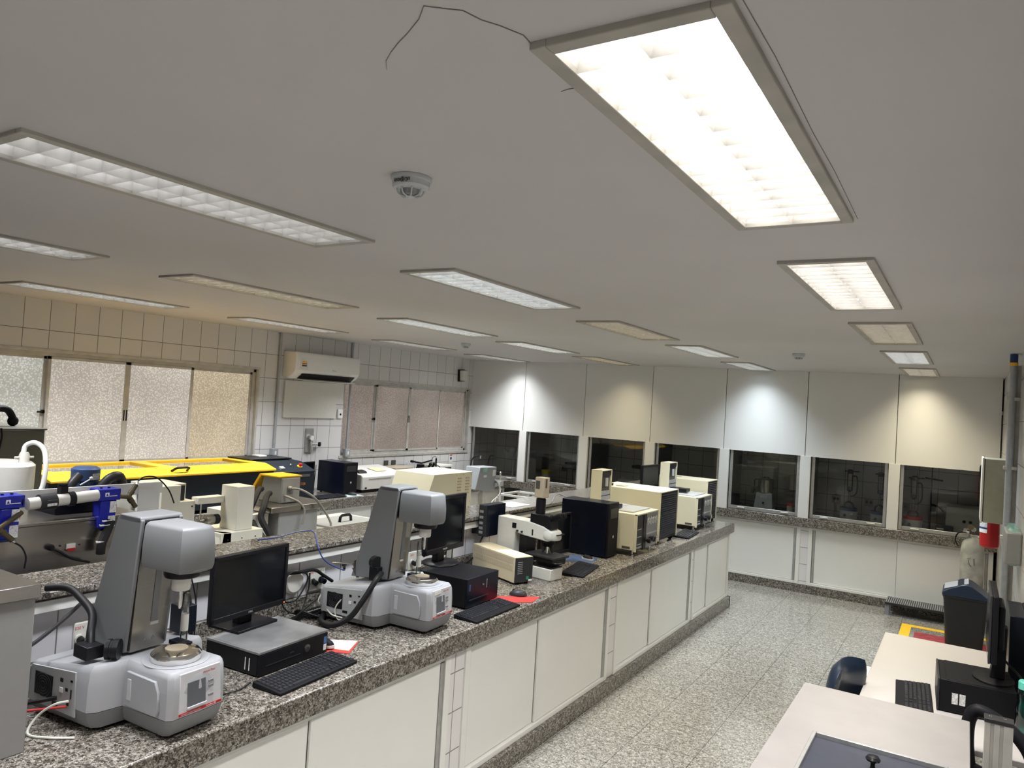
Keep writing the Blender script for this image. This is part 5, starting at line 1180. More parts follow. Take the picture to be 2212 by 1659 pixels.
b = B(); b.tube([(-5.84, 3.90, 1.29), (-5.80, 3.91, 1.315), (-5.80, 3.93, 1.322), (-5.80, 4.02, 1.322), (-5.80, 4.04, 1.315), (-5.84, 4.05, 1.29)], .011, 8, False); obj('handle', b, 'black', ld, w=True)
b = B(); b.stack((-5.905, 5.40, 1.26), (.35, 0, 1), [(.028, 0), (.028, .006)], 20); es = obj('yellow_collar', b, 'yellow', cp_, w=True)
b = B(); b.stack((-5.90, 5.40, 1.265), (.35, 0, 1), [(.012, 0), (.012, .012), (.020, .014), (.018, .028), (.008, .030)], 20); obj('emergency_button', b, 'red', es, w=True)
b = B(); b.stack((-5.93, 5.30, 1.275), (.35, 0, 1), [(.013, 0), (.013, .012), (.008, .016)], 16); obj('steel_button', b, 'chrome', cp_, w=True)
b = B(); b.hexa([(-5.90, 5.12, 1.255), (-5.86, 5.12, 1.24), (-5.86, 5.17, 1.24), (-5.90, 5.17, 1.255)], [(-5.895, 5.12, 1.275), (-5.855, 5.12, 1.258), (-5.855, 5.17, 1.258), (-5.895, 5.17, 1.275)]); obj('rocker_switch', b, 'ltgrey', cp_, w=True)
text('model_print', 'DUCTILOMETER', .038, 'textgold', cb, (-5.809, 5.27, 1.09), RX, w=True)
b = B(); b.box(-5.81, -5.808, 5.33, 5.46, 1.165, 1.19); obj('name_plate', b, 'label_dark', cb, w=True)
for x in (-6.45, -5.88):
    for y in (2.98, 4.9, 5.45):
        b = B(); b.cyl((x, y, BT), (x, y, .935), .025); obj('foot', b, 'rubber', t, w=True)
b = B(); b.box(-6.42, -6.30, 5.20, 5.30, 1.328, 1.345); t = obj('white_box', b, 'offwhite', at=(-6.36, 5.25, 1.328), bev=.004); tag(t, 'small flat white box on the black end of the yellow-lidded bath', 'box')

monitor('thin black monitor standing between the yellow-lidded bath and the black computer', (-6.28, 5.78, BT), math.radians(8), .42, .30, .055, bez=.02, scr='screen')
t = tower('black tower computer with pale round badge on the window-wall counter', -6.38, -5.955, 6.115, 6.325, BT, 1.262)
keyboard('dark keyboard left of the black tower computer on the window-wall counter', (-5.92, 5.86, BT), 0., .42, .14)
b = B(); b.box(-5.99, -5.82, 6.05, 6.30, BT, BT + .003); t = obj('mouse_pad', b, 'paleblue', at=(-5.9, 6.15, BT)); tag(t, 'pale blue mouse pad on the window-wall counter', 'mouse pad')
mouse('black mouse on the pale blue pad', (-5.90, 6.20, BT + .003), .3)
cable('power_cable', 'thin black cable hanging beside the far black tower computer', [(-6.40, 6.10, 1.2), (-6.36, 6.06, 1.12), (-6.36, 6.05, 1.0), (-6.38, 6.07, .91)], .004, 'rubber')

t = thing('spectrometer', 'wide off-white instrument with sloping top right of the far black computer', 'laboratory instrument', (-6.2, 6.85, BT))
b = B(); b.prism([(-6.42, .935), (-5.965, .935), (-5.965, 1.085), (-6.0, 1.105), (-6.42, 1.165)], 'y', 6.43, 7.19); cs = obj('casing', b, 'offwhite', t, w=True, bev=.006)
b = B(); b.prism([(-6.40, .905), (-5.99, .905), (-5.99, .935), (-6.40, .935)], 'y', 6.45, 7.17); obj('dark_base', b, 'black', t, w=True)
b = B(); b.box(-5.966, -5.962, 6.53, 6.92, 1.055, 1.062); obj('front_groove', b, 'grey', cs, w=True)
b = B(); b.box(-5.966, -5.960, 7.03, 7.15, .95, 1.08); kp = obj('key_panel', b, 'ltgrey', cs, w=True, bev=.001)
for y, z in ((7.08, 1.05), (7.06, .975), (7.10, .975), (7.13, .99)):
    b = B(); b.box(-5.961, -5.957, y, y + .02, z, z + .015); obj('button', b, 'charcoal', kp, w=True)
b = B(); b.box(-5.966, -5.961, 6.47, 6.50, .945, .965); obj('rating_plate', b, 'black', cs, w=True)
b = B(); b.hexa([(-6.15, 6.47, 1.128), (-6.06, 6.47, 1.116), (-6.06, 6.60, 1.116), (-6.15, 6.60, 1.128)], [(-6.15, 6.47, 1.15), (-6.08, 6.47, 1.14), (-6.08, 6.60, 1.14), (-6.15, 6.60, 1.15)]); t = obj('cassette', b, 'black', at=(-6.1, 6.53, 1.12), bev=.002); tag(t, 'small black case on top of the wide off-white instrument', 'case')
b = B(); b.hexa([(-6.25, 6.80, 1.146), (-6.10, 6.80, 1.125), (-6.10, 6.98, 1.125), (-6.25, 6.98, 1.146)], [(-6.25, 6.80, 1.149), (-6.10, 6.80, 1.128), (-6.10, 6.98, 1.128), (-6.25, 6.98, 1.149)]); t = obj('note', b, pm('yellow_paper', (.62, .58, .34), .7), at=(-6.18, 6.9, 1.14)); tag(t, 'yellowish note lying on the wide off-white instrument', 'paper')
t = thing('beige_instrument', 'beige upright box instrument with dark display left of the window-wall microscope', 'laboratory instrument', (-6.3, 7.5, BT))
b = B(); b.box(-6.48, -6.20, 7.28, 7.62, .915, 1.132); cs = obj('casing', b, 'tan', t, w=True, bev=.004)
b = B(); b.box(-6.201, -6.196, 7.45, 7.52, 1.07, 1.10); obj('display', b, 'black', cs, w=True)
for y, z in ((7.46, 1.03), (7.52, 1.03), (7.57, 1.02)):
    b = B(); b.stack((-6.20, y, z), (1, 0, 0), [(.008, 0), (.007, .01)]); obj('knob', b, 'offwhite', cs, w=True)
for x in (-6.45, -6.23):
    for y in (7.32, 7.58):
        b = B(); b.cyl((x, y, BT), (x, y, .917), .014); obj('foot', b, 'rubber', t, w=True)
t = thing('stereo_microscope', 'black microscope with camera arms on the window-wall counter', 'microscope', (-6.1, 7.78, BT))
b = B(); b.box(-6.28, -6.0, 7.66, 7.92, BT, .93); obj('base', b, 'black', t, w=True, bev=.004)
b = B(); b.box(-6.24, -6.17, 7.74, 7.82, .93, 1.16); obj('stand', b, 'matblack', t, w=True, bev=.003)
b = B(); b.box(-6.22, -6.02, 7.70, 7.86, 1.07, 1.13); hd = obj('head', b, 'matblack', t, w=True, bev=.006)
for y in (7.74, 7.82):
    b = B(); b.stack((-6.04, y, 1.13), (.5, 0, .8), [(.017, -.02), (.017, .05), (.021, .052), (.021, .08)]); obj('eyepiece', b, 'black', hd, w=True)
    b = B(); b.cyl((-6.10, y, 1.07), (-6.10, y, .99), .018, .012); obj('objective', b, 'chrome', hd, w=True)
b = B(); b.tube([(-6.14, 7.52, 1.215), (-6.14, 7.72, 1.185), (-6.14, 7.94, 1.215)], .011, 8, False); b.cyl((-6.14, 7.50, 1.217), (-6.14, 7.54, 1.213), .017); obj('camera_arm', b, 'matblack', t, w=True)
b = B(); b.cyl((-6.14, 7.575, .93), (-6.14, 7.575, 1.23), .005); obj('thin_post', b, 'chrome', t, w=True)
b = B(); b.stack((-6.16, 7.66, 1.02), (0, -1, .2), [(.03, 0), (.03, .03)]); b.stack((-6.06, 7.90, 1.06), (0, 1, 0), [(.035, 0), (.035, .03)]); obj('focus_knob', b, 'black', t, w=True)
b = B(); b.lathe(-6.02, 7.80, [(.035, .93), (.038, .99), (.012, 1.02), (.010, 1.04)], 16); t = obj('glass_flask', b, 'clear', at=(-6.02, 7.8, .93)); tag(t, 'small glass flask in front of the window-wall microscope', 'flask')
cable('fibre_cable', 'black cable looping beside the window-wall microscope', [(-6.08, 7.93, 1.0), (-6.06, 8.0, 1.05), (-6.06, 8.02, 1.12), (-6.08, 7.97, 1.155), (-6.10, 7.90, 1.15)], .005, 'rubber')
b = B(); b.tube([(-6.20, 8.02, BT), (-6.20, 8.02, 1.20), (-6.20, 8.05, 1.25), (-6.20, 8.10, 1.25), (-6.20, 8.11, 1.20)], .004, 6); b.cyl((-6.20, 8.11, 1.12), (-6.20, 8.11, 1.23), .012); t = obj('probe_holder', b, 'matblack', at=(-6.2, 8.02, BT)); tag(t, 'thin probe holder with black electrodes right of the window-wall microscope', 'probe')
t = thing('small_meter', 'small cream meter box on the counter near the far corner', 'laboratory instrument', (-6.3, 8.3, BT))
b = B(); b.box(-6.45, -6.18, 8.12, 8.48, BT, 1.128); cs = obj('casing', b, 'offwhite', t, w=True, bev=.004)
b = B(); b.box(-6.181, -6.176, 8.30, 8.44, 1.06, 1.10); obj('display', b, 'charcoal', cs, w=True)
t = thing('gooseneck_tap', 'thin dark gooseneck tap in the far corner by the hoods', 'tap', (-6.4, 9.25, BT))
b = B(); b.lathe(-6.4, 9.25, [(.025, BT), (.025, .92), (.012, .94)], 14); b.tube([(-6.4, 9.25, .93), (-6.4, 9.25, 1.12), (-6.36, 9.27, 1.20), (-6.27, 9.30, 1.22)], .011, 8); obj('spout', b, 'charcoal', t, w=True)
b = B(); b.cyl((-6.27, 9.30, 1.225), (-6.27, 9.30, 1.18), .012); obj('outlet', b, 'chrome', t, w=True)
b = B()
fx0, fx1, fy0, fy1 = -5.55, -4.55, 8.75, 9.25
for x in (fx0, fx1):
    for y in (fy0, fy1): b.box(x, x + .03, y, y + .03, 0, .78)
b.box(fx0, fx1 + .03, fy0, fy0 + .03, .75, .78); b.box(fx0, fx1 + .03, fy1, fy1 + .03, .75, .78); b.box(fx0, fx0 + .03, fy0, fy1, .75, .78); b.box(fx1, fx1 + .03, fy0, fy1, .75, .78)
t = obj('white_frame_stand', b, 'white', at=(-5.0, 9.0, 0), bev=.003); tag(t, 'white open metal frame stand in the aisle before the left hoods', 'stand')

# ------------------------------------------------------------------ things on the window wall
t = thing('air_conditioner', 'white split air conditioner high on the tiled wall between the windows', 'air conditioner', (-6.49, 6.27, 2.18))
b = B(); b.prism([(-6.598, 2.20), (-6.50, 2.185), (-6.43, 2.225), (-6.385, 2.28), (-6.382, 2.455), (-6.40, 2.485), (-6.598, 2.492)], 'y', 5.685, 6.70); cs = obj('casing', b, 'acwhite', t, w=True, bev=.012)
b = B(); b.hexa([(-6.49, 5.80, 2.178), (-6.37, 5.80, 2.165), (-6.37, 6.62, 2.165), (-6.49, 6.62, 2.178)], [(-6.49, 5.80, 2.186), (-6.37, 5.80, 2.171), (-6.37, 6.62, 2.171), (-6.49, 6.62, 2.186)]); obj('air_flap', b, 'acwhite', t, w=True)
b = B(); b.hexa([(-6.485, 5.80, 2.188), (-6.47, 5.80, 2.186), (-6.47, 6.64, 2.186), (-6.485, 6.64, 2.188)], [(-6.44, 5.80, 2.222), (-6.405, 5.80, 2.246), (-6.405, 6.64, 2.246), (-6.44, 6.64, 2.222)]); obj('outlet_slot', b, 'charcoal', t, w=True)
b = B(); b.box(-6.384, -6.379, 5.75, 5.86, 2.295, 2.41); es = obj('energy_label', b, 'paper', cs, w=True)
for k, m_ in enumerate(('yellow', 'textgold', 'textdark')):
    b = B(); b.box(-6.38, -6.378, 5.77, 5.84, 2.37 - k * .022, 2.385 - k * .022); obj('label_bar', b, m_, es, w=True)
text('maker_print', 'Midea', .028, 'textgrey', cs, (-6.381, 6.27, 2.305), RX, w=True)
b = B(); b.box(-6.598, -6.575, 5.72, 6.53, 1.735, 2.16); t = obj('blanking_board', b, 'offwhite', at=(-6.59, 6.1, 1.73), bev=.002); tag(t, 'plain off-white board fixed to the tiles under the air conditioner', 'board')
for (y, z0, z1, lb) in [(5.62, 1.39, 2.687, 'grey conduit left of the air conditioner running from ceiling to a junction box'), (6.755, 1.36, 2.687, 'grey conduit right of the air conditioner beside the second window')]:
    t = thing('conduit', lb, 'conduit', (-6.58, y, z0))
    b = B(); b.cyl((-6.578, y, z0), (-6.578, y, z1), .015, seg=12); obj('pipe', b, 'conduit', t, w=True)
    b = B(); b.box(-6.60, -6.545, y - .042, y + .042, z0 - .10, z0); jb = obj('junction_box', b, 'conduit', t, w=True, bev=.004)
    b = B(); b.box(-6.546, -6.543, y - .01, y + .012, z0 - .07, z0 - .03); obj('outlet', b, 'paper', jb, w=True)
t = thing('remote_holder', 'small white remote control holder on the tiles right of the off-white board', 'holder', (-6.59, 6.61, 1.79))
b = B(); b.box(-6.598, -6.575, 6.57, 6.655, 1.735, 1.85); cs = obj('case', b, 'paper', t, w=True, bev=.01)
b = B(); b.stack((-6.576, 6.612, 1.785), (1, 0, 0), [(.014, 0), (.013, .003)]); obj('dark_window', b, 'black', cs, w=True)
t = thing('gas_regulator', 'grey wall plate with pressure gauge and black-knobbed valve between the windows', 'gas valve', (-6.59, 6.14, 1.45))
b = B(); b.box(-6.598, -6.58, 6.085, 6.20, 1.33, 1.61); obj('back_plate', b, 'alu', t, w=True, bev=.002)
b = B(); b.stack((-6.58, 6.15, 1.50), (1, 0, 0), [(.03, 0), (.036, .01), (.036, .035), (.030, .037)], 22); obj('gauge', b, 'chrome', t, w=True)
b = B(); b.stack((-6.543, 6.15, 1.50), (1, 0, 0), [(.029, 0), (.029, .002)], 22); obj('gauge_face', b, 'paper', t, w=True)
b = B(); b.tube([(-6.57, 6.15, 1.47), (-6.555, 6.15, 1.43), (-6.555, 6.16, 1.37), (-6.57, 6.165, 1.33)], .012, 8); b.cyl((-6.555, 6.15, 1.43), (-6.555, 6.25, 1.425), .014); obj('pipework', b, 'alu_dark', t, w=True)
b = B(); b.stack((-6.56, 6.26, 1.425), (.6, .4, 0), [(.020, 0), (.026, .005), (.026, .03), (.018, .034)], 16); obj('valve_knob', b, 'black', t, w=True)
b = B(); b.tube([(-6.565, 6.165, 1.33), (-6.57, 6.17, 1.26), (-6.58, 6.18, 1.17)], .004, 6); obj('thin_line', b, 'offwhite', t, w=True)
t = thing('emergency_light', 'small pale emergency lamp tilted on the tiles near the far ceiling corner', 'emergency light', (-6.58, 9.10, 2.43))
b = B(); b.box(-6.575, -6.50, 9.045, 9.165, 2.345, 2.50); b.rot(math.radians(4), 'X', (-6.54, 9.1, 2.42)); obj('case', b, 'offwhite', t, w=True, bev=.01)
b = B(); b.box(-6.60, -6.568, 9.03, 9.18, 2.33, 2.515); b.rot(math.radians(4), 'X', (-6.54, 9.1, 2.42)); obj('black_back', b, 'black', t, w=True, bev=.008)
t = thing('warning_sticker', 'small red and white sticker on tiles below the second window', 'sticker', (-6.598, 8.99, 1.17))
b = B(); b.box(-6.599, -6.597, 8.955, 9.025, 1.11, 1.225); st_ = obj('sheet', b, 'paper', t, w=True)
b = B(); b.box(-6.597, -6.596, 8.96, 9.02, 1.205, 1.222); obj('red_band', b, 'red', st_, w=True)
b = B(); b.stack((-6.597, 8.99, 1.165), (1, 0, 0), [(.022, 0), (.022, .001)], 18); obj('symbol', b, 'navyblue', st_, w=True)
for y in (7.53, 7.68):
    b = B(); b.box(-6.599, -6.585, y - .04, y + .04, 1.12, 1.185); t = obj('wall_socket', b, 'label_dark', at=(-6.59, y, 1.15), bev=.003); tag(t, 'dark socket plate on the tiles above the beige instrument', 'power outlet', 'dark wall sockets above the beige instrument')

# ------------------------------------------------------------------ inside the hoods
HZ = .895
t = thing('extractor', 'silver metal blender on a tapered grey base inside the fifth hood', 'blender', (-2.16, 9.72, HZ))
X_, Y_ = -2.16, 9.72
b = B(); b.hexa([(X_ - .12, Y_ - .10, HZ), (X_ + .12, Y_ - .10, HZ), (X_ + .12, Y_ + .10, HZ), (X_ - .12, Y_ + .10, HZ)], [(X_ - .095, Y_ - .08, HZ + .22), (X_ + .095, Y_ - .08, HZ + .22), (X_ + .095, Y_ + .08, HZ + .22), (X_ - .095, Y_ + .08, HZ + .22)]); bs = obj('base', b, 'ltgrey', t, w=True, bev=.006)
b = B(); b.lathe(X_, Y_, [(.088, HZ + .22), (.092, HZ + .235), (.092, HZ + .38), (.095, HZ + .385)], 26); obj('jar', b, 'steel', t, w=True)
b = B(); b.lathe(X_, Y_, [(.095, HZ + .385), (.10, HZ + .40), (.04, HZ + .41), (.03, HZ + .425)], 26); obj('lid', b, 'charcoal', t, w=True)
b = B(); b.tube([(X_ - .10, Y_ - .02, HZ + .385), (X_ - .13, Y_ - .03, HZ + .37), (X_ - .13, Y_ - .03, HZ + .26), (X_ - .15, Y_ - .03, HZ + .20)], .01, 8); obj('handle', b, 'black', t, w=True)
text('maker_print', 'SPEX', .04, 'paper', bs, (X_, Y_ - .0905, HZ + .17), (PI / 2 + .0, 0, 0), w=True); 
b = B(); b.stack((X_, Y_ - .098, HZ + .10), (0, -1, 0), [(.012, 0), (.011, .008)]); obj('switch', b, 'black', bs, w=True)
t.name = 'metal_blender'
b = B(); b.lathe(-1.84, 9.66, [(.035, HZ), (.04, HZ + .10), (.042, HZ + .10)], 18); t = obj('cup', b, 'tan', at=(-1.84, 9.66, HZ)); tag(t, 'tan cup with red rim right of the metal blender', 'cup')
b = B(); b.lathe(-1.84, 9.66, [(.042, HZ + .10), (.043, HZ + .13), (.03, HZ + .135)], 18); obj('red_rim', b, 'red', t, w=True)
def mantle(label, x, y, rim, body, glassware=True):
    t = thing('heating_mantle', label, 'heating mantle', (x, y, HZ), 0, 'round heating mantles in the hoods')
    b = B(); b.lathe(x, y, [(.088, HZ), (.092, HZ + .01), (.100, HZ + .115)], 30); bd = obj('body', b, body, t, w=True)
    b = B(); b.lathe(x, y, [(.101, HZ + .115), (.103, HZ + .145), (.097, HZ + .150), (.06, HZ + .12)], 30); obj('rim', b, rim, t, w=True)
    b = B(); b.stack((x - .03, y - .093, HZ + .065), (0, -1, .05), [(.018, 0), (.016, .012)]); obj('control_knob', b, 'charcoal', bd, w=True)
    b = B(); b.box(x + .03, x + .06, y - .094, y - .080, HZ + .075, HZ + .09); obj('rating_plate', b, 'label', bd, w=True)
    return t
mantle('white heating mantle with dark blue rim, left one of two in the sixth hood', -1.19, 9.78, 'navyblue', 'mantle')
mantle('white heating mantle with dark blue rim, right one of two in the sixth hood', -.855, 9.76, 'navyblue', 'mantle')
mantle('cream heating mantle with dark red rim in the right-end hood', -.50, 9.66, 'red', 'offwhite')
def still(label, x, y):
    t = thing('distillation_glassware', label, 'glassware', (x, y, HZ + .1), 0, 'glass distillation sets above the mantles')
    b = B(); b.sphere((x, y, HZ + .17), .062, seg=20); b.lathe(x, y, [(.018, HZ + .225), (.016, HZ + .29)], 14); obj('round_flask', b, 'clear', t, w=True)
    b = B(); b.lathe(x, y, [(.012, HZ + .29), (.012, HZ + .34), (.033, HZ + .36), (.035, HZ + .56)], 18); obj('extractor_body', b, 'clear', t, w=True)
    b = B(); b.lathe(x, y, [(.030, HZ + .36), (.031, HZ + .40)], 18); obj('dark_fill', b, 'navyblue', t, w=True)
    b = B(); b.tube([(x + .03, y, HZ + .53), (x + .075, y, HZ + .52), (x + .08, y, HZ + .36), (x + .05, y, HZ + .30), (x + .01, y, HZ + .29)], .008, 8); obj('side_tube', b, 'charcoal', t, w=True)
    b = B(); b.lathe(x, y, [(.037, HZ + .56), (.037, HZ + .60), (.02, HZ + .61)], 14); b.tube([(x - .06, y, HZ + .585), (x + .10, y, HZ + .59)], .008, 6); obj('clamp', b, 'black', t, w=True)
    b = B(); b.cyl((x + .02, y + .12, HZ), (x + .02, y + .12, HZ + .66), .006); obj('stand_rod', b, 'alu_dark', t, w=True)
still('glass distillation set on the left blue-rimmed mantle', -1.19, 9.78); still('glass distillation set on the right blue-rimmed mantle', -.855, 9.76); still('glass distillation set on the red-rimmed mantle', -.50, 9.66)
b = B(); b.cyl((-.33, 9.72, HZ), (-.33, 9.72, HZ + .74), .007); b.cyl((-.40, 9.72, HZ + .60), (-.22, 9.72, HZ + .58), .010); b.box(-.37, -.29, 9.68, 9.76, HZ, HZ + .012); b.tube([(-.33, 9.72, HZ + .30), (-.24, 9.70, HZ + .28), (-.20, 9.69, HZ + .24)], .013, 8); t = obj('lab_stand', b, 'matblack', at=(-.33, 9.72, HZ)); tag(t, 'dark rod stand with clamps right of the red-rimmed mantle', 'stand')
t = thing('pale_instrument', 'pale bench instrument with two round sockets in the right-end hood', 'laboratory instrument', (-.02, 9.85, HZ))
b = B(); b.prism([(9.70, HZ), (9.95, HZ), (9.95, HZ + .32), (9.85, HZ + .32), (9.70, HZ + .20)], 'x', -.18, .22); cs = obj('casing', b, 'ltgrey', t, w=True, bev=.005)
for x in (.0, .06):
    b = B(); b.stack((x, 9.70, HZ + .15), (0, -1, 0), [(.016, 0), (.016, .004)]); obj('round_socket', b, 'black', cs, w=True)
b = B(); b.box(-.28, -.10, 9.60, 9.69, HZ, HZ + .09); t = obj('dark_box', b, 'charcoal', at=(-.2, 9.64, HZ), bev=.004); tag(t, 'low dark box with white tag at the front of the right-end hood', 'box')
b = B(); b.box(-.26, -.19, 9.598, 9.60, HZ + .045, HZ + .06); obj('white_tag', b, 'paper', t, w=True)
for i, (x, n_) in enumerate([(-1.40, 2), (-1.02, 2), (-5.32, 2), (-5.1, 1), (-4.95, 1), (-2.42, 1), (-2.32, 1), (-.62, 1)]):
    t = thing('hood_socket', 'round black sockets on the tiled back of a fume hood', 'power outlet', (x, YB - .002, 1.09), 0, 'sockets inside the fume hoods')
    b = B(); b.box(x - .05, x + .05, YB - .012, YB - .001, 1.04, 1.14); pl = obj('plate', b, 'ltgrey', t, w=True, bev=.003)
    for k in range(n_):
        b = B(); b.stack((x - .022 * (n_ - 1) + .044 * k, YB - .012, 1.09), (0, -1, 0), [(.017, 0), (.016, .005)]); obj('socket', b, 'black', pl, w=True)
b = B(); b.lathe(-5.42, 9.85, [(.07, HZ), (.075, HZ + .12)], 20); t = obj('yellow_container', b, 'ltgrey', at=(-5.42, 9.85, HZ)); tag(t, 'grey tub with yellow lid in the second hood', 'container')
b = B(); b.lathe(-5.42, 9.85, [(.078, HZ + .12), (.08, HZ + .17), (.06, HZ + .18)], 20); obj('yellow_lid', b, pm('dull_yellow', (.45, .40, .03), .5), t, w=True)
t = thing('tripod_stand', 'dark wire stand with a black tray in the second hood', 'stand', (-4.9, 9.85, HZ))
b = B()
for x in (-5.02, -4.80):
    for y in (9.75, 9.95): b.cyl((x, y, HZ), (x, y, HZ + .24), .006, seg=8)
b.box(-5.05, -4.77, 9.72, 9.98, HZ + .24, HZ + .25); obj('frame', b, 'matblack', t, w=True)
b = B(); b.box(-5.06, -4.74, 9.74, 9.96, HZ + .30, HZ + .335); obj('tray', b, 'navy', t, w=True, bev=.006)
b = B(); b.cyl((-4.80, 9.92, HZ + .25), (-4.80, 9.92, HZ + .75), .012); obj('post', b, 'alu_dark', t, w=True)
t = thing('lab_mixer', 'grey overhead mixer on a post in the far left hood', 'mixer', (-6.1, 9.85, HZ))
b = B(); b.cyl((-6.02, 9.85, HZ), (-6.02, 9.85, HZ + .45), .012); b.box(-6.14, -5.9, 9.78, 9.92, HZ, HZ + .02); obj('post', b, 'alu_dark', t, w=True)
b = B(); b.stack((-6.02, 9.80, HZ + .36), (.25, 0, 1), [(.035, 0), (.055, .03), (.055, .10), (.03, .13)]); b.cyl((-6.05, 9.80, HZ + .38), (-6.16, 9.78, HZ + .43), .014); obj('motor_head', b, 'ltgrey', t, w=True)
b = B(); b.lathe(-4.12, 9.82, [(.0, HZ)] * 0 + [(.05, HZ), (.05, HZ + .20)], 18); b.box(-4.2, -3.95, 9.74, 9.92, HZ, HZ + .18); t = obj('small_grey_box', b, 'grey', at=(-4.1, 9.8, HZ), bev=.004); tag(t, 'small grey box in the third hood behind the nearer cream tower', 'box')
b = B(); b.box(-3.98, -3.80, 9.70, 9.90, HZ + .35, HZ + .39); b.cyl((-3.88, 9.8, HZ), (-3.88, 9.8, HZ + .36), .012); t = obj('balance_stand', b, 'matblack', at=(-3.9, 9.8, HZ)); tag(t, 'small black topped stand in the third hood', 'stand')
b = B(); b.box(-3.20, -2.80, 9.65, 10.0, HZ, HZ + .24); t = obj('hot_plate', b, 'ltgrey', at=(-3.0, 9.8, HZ), bev=.004); tag(t, 'pale box with blue top in the fourth hood behind the far oven', 'box')
b = B(); b.box(-3.18, -2.82, 9.67, 9.98, HZ + .24, HZ + .27); obj('blue_top', b, 'motor_blue', t, w=True)
# ------------------------------------------------------------------ right-hand wall
t = thing('wall_pipe', 'grey vertical pipe with dark blue and yellow bands by the right wall', 'pipe', (.262, 6.45, 0))
b = B(); b.cyl((.262, 6.45, 0), (.262, 6.45, 2.56), .024, seg=18); obj('pipe', b, 'conduit', t, w=True)
b = B(); b.cyl((.262, 6.45, 2.575), (.262, 6.45, 2.638), .0255, seg=18); obj('blue_band', b, 'navyblue', t, w=True)
b = B(); b.cyl((.262, 6.45, 2.555), (.262, 6.45, 2.577), .028, seg=18); obj('yellow_band', b, 'yellow', t, w=True)
b = B(); b.box(.245, .31, 6.475, 6.50, 0, 2.56); obj('cable_duct', b, 'alu_dark', t, w=True)
for z in (2.30, 1.80, 1.30):
    b = B(); b.box(.225, .31, 6.43, 6.47, z, z + .025); obj('pipe_bracket', b, 'alu_dark', t, w=True, bev=.002)
t = thing('electrical_box', 'grey-green electrical box on the right wall behind the grey pipe', 'electrical box', (.21, 6.75, 1.4))
b = B(); b.box(.118, .31, 6.60, 7.0, 1.385, 1.862); cs = obj('case', b, pm('box_enamel', (.34, .33, .25), .4), t, w=True, bev=.003)
b = B(); b.box(.100, .112, 6.59, 7.01, 1.38, 1.868); dr = obj('door', b, 'ivory', t, w=True, bev=.002)
b = B(); b.box(.112, .118, 6.60, 7.0, 1.39, 1.86); obj('door_gap', b, 'label_dark', cs, w=True)
t = thing('fire_extinguisher', 'red fire extinguisher hanging under the grey-green electrical box', 'fire extinguisher', (.178, 7.12, 1.13))
b = B(); b.lathe(.178, 7.12, [(.05, 1.135), (.066, 1.15), (.069, 1.18), (.069, 1.48), (.055, 1.53), (.02, 1.55)], 28); bd = obj('cylinder', b, 'red', t, w=True)
b = B()
b.rings([[(.178 + .0702 * math.cos(math.radians(a)), 7.12 + .0702 * math.sin(math.radians(a)), z) for a in range(150, 262, 8)] for z in (1.26, 1.50)], cap=False); obj('instruction_label', b, 'label', bd, w=True)
for z0, z1, m_ in ((1.255, 1.285, 'paper'), (1.285, 1.30, 'navyblue'), (1.44, 1.47, 'red'), (1.47, 1.50, 'yellow'), (1.50, 1.535, 'teal_tint')):
    b = B(); b.rings([[(.178 + .0708 * math.cos(math.radians(a)), 7.12 + .0708 * math.sin(math.radians(a)), z) for a in range(150, 262, 8)] for z in (z0, z1)], cap=False); obj('label_band', b, m_, bd, w=True)
b = B(); b.tube([(.18, 7.12, 1.55), (.16, 7.12, 1.60), (.12, 7.10, 1.62), (.10, 7.09, 1.72), (.10, 7.09, 1.78), (.12, 7.1, 1.80)], .009, 8); obj('hose', b, 'rubber', t, w=True)
b = B(); b.box(.16, .20, 7.06, 7.16, 1.55, 1.58); obj('handle', b, 'black', t, w=True)
b = B(); b.box(.23, .31, 7.10, 7.14, 1.50, 1.52); obj('wall_bracket', b, 'alu_dark', t, w=True)
t = thing('gas_cylinder', 'worn grey gas cylinder standing in front of the right-end hood', 'gas cylinder', (.085, 9.06, 0))
b = B(); b.lathe(.085, 9.06, [(.095, 0.), (.105, .02), (.105, .84), (.095, .90), (.07, .945), (.04, .965), (.04, .985), (.025, .99)], 30); bd = obj('body', b, 'cyl', t, w=True)
b = B(); b.lathe(.085, 9.06, [(.015, .985), (.015, 1.04), (.02, 1.045), (.02, 1.07)], 12); obj('valve', b, 'brass', t, w=True)
b = B(); b.stack((.03, 9.03, 1.02), (-1, 0, 0), [(.03, -.02), (.034, 0), (.034, .03), (.02, .04)]); b.stack((.085, 9.02, 1.05), (0, -1, 0), [(.024, 0), (.026, .02), (.02, .03)]); obj('regulator', b, 'chrome', t, w=True)
b = B(); b.stack((.06, 8.99, 1.07), (0, -1, .2), [(.028, 0), (.028, .02)], 18); obj('gauge', b, 'brass', t, w=True)
b = B(); b.tube([(-.0, 9.03, 1.02), (-.05, 9.03, .99), (-.07, 9.05, .92), (-.05, 9.1, .86)], .007, 8); obj('hose', b, 'rubber', t, w=True)
b = B(); b.tube([(.05, 8.957, .74), (.06, 8.953, .70), (.08, 8.952, .68)], .004, 6); b.tube([(.10, 8.953, .76), (.105, 8.953, .69)], .005, 6); b.tube([(.04, 8.96, .755), (.07, 8.954, .765)], .003, 6); obj('painted_scrawl', b, 'crack', bd, w=True)
t = thing('wire_tag', 'rust-brown strap hanging from the red fire extinguisher', 'strap', (.16, 7.06, 1.05)) if 0 else None
b = B(); b.prism([(-.70, .115), (.24, .115), (.24, .14), (-.70, .14)], 'y', 9.10, 9.42); 
stp = thing('metal_step', 'low grey ribbed metal step on the floor before the right-end hood cabinet', 'step', (-.23, 9.26, 0))
obj('tread', b, 'charcoal', stp, w=True, bev=.003)
b = B()
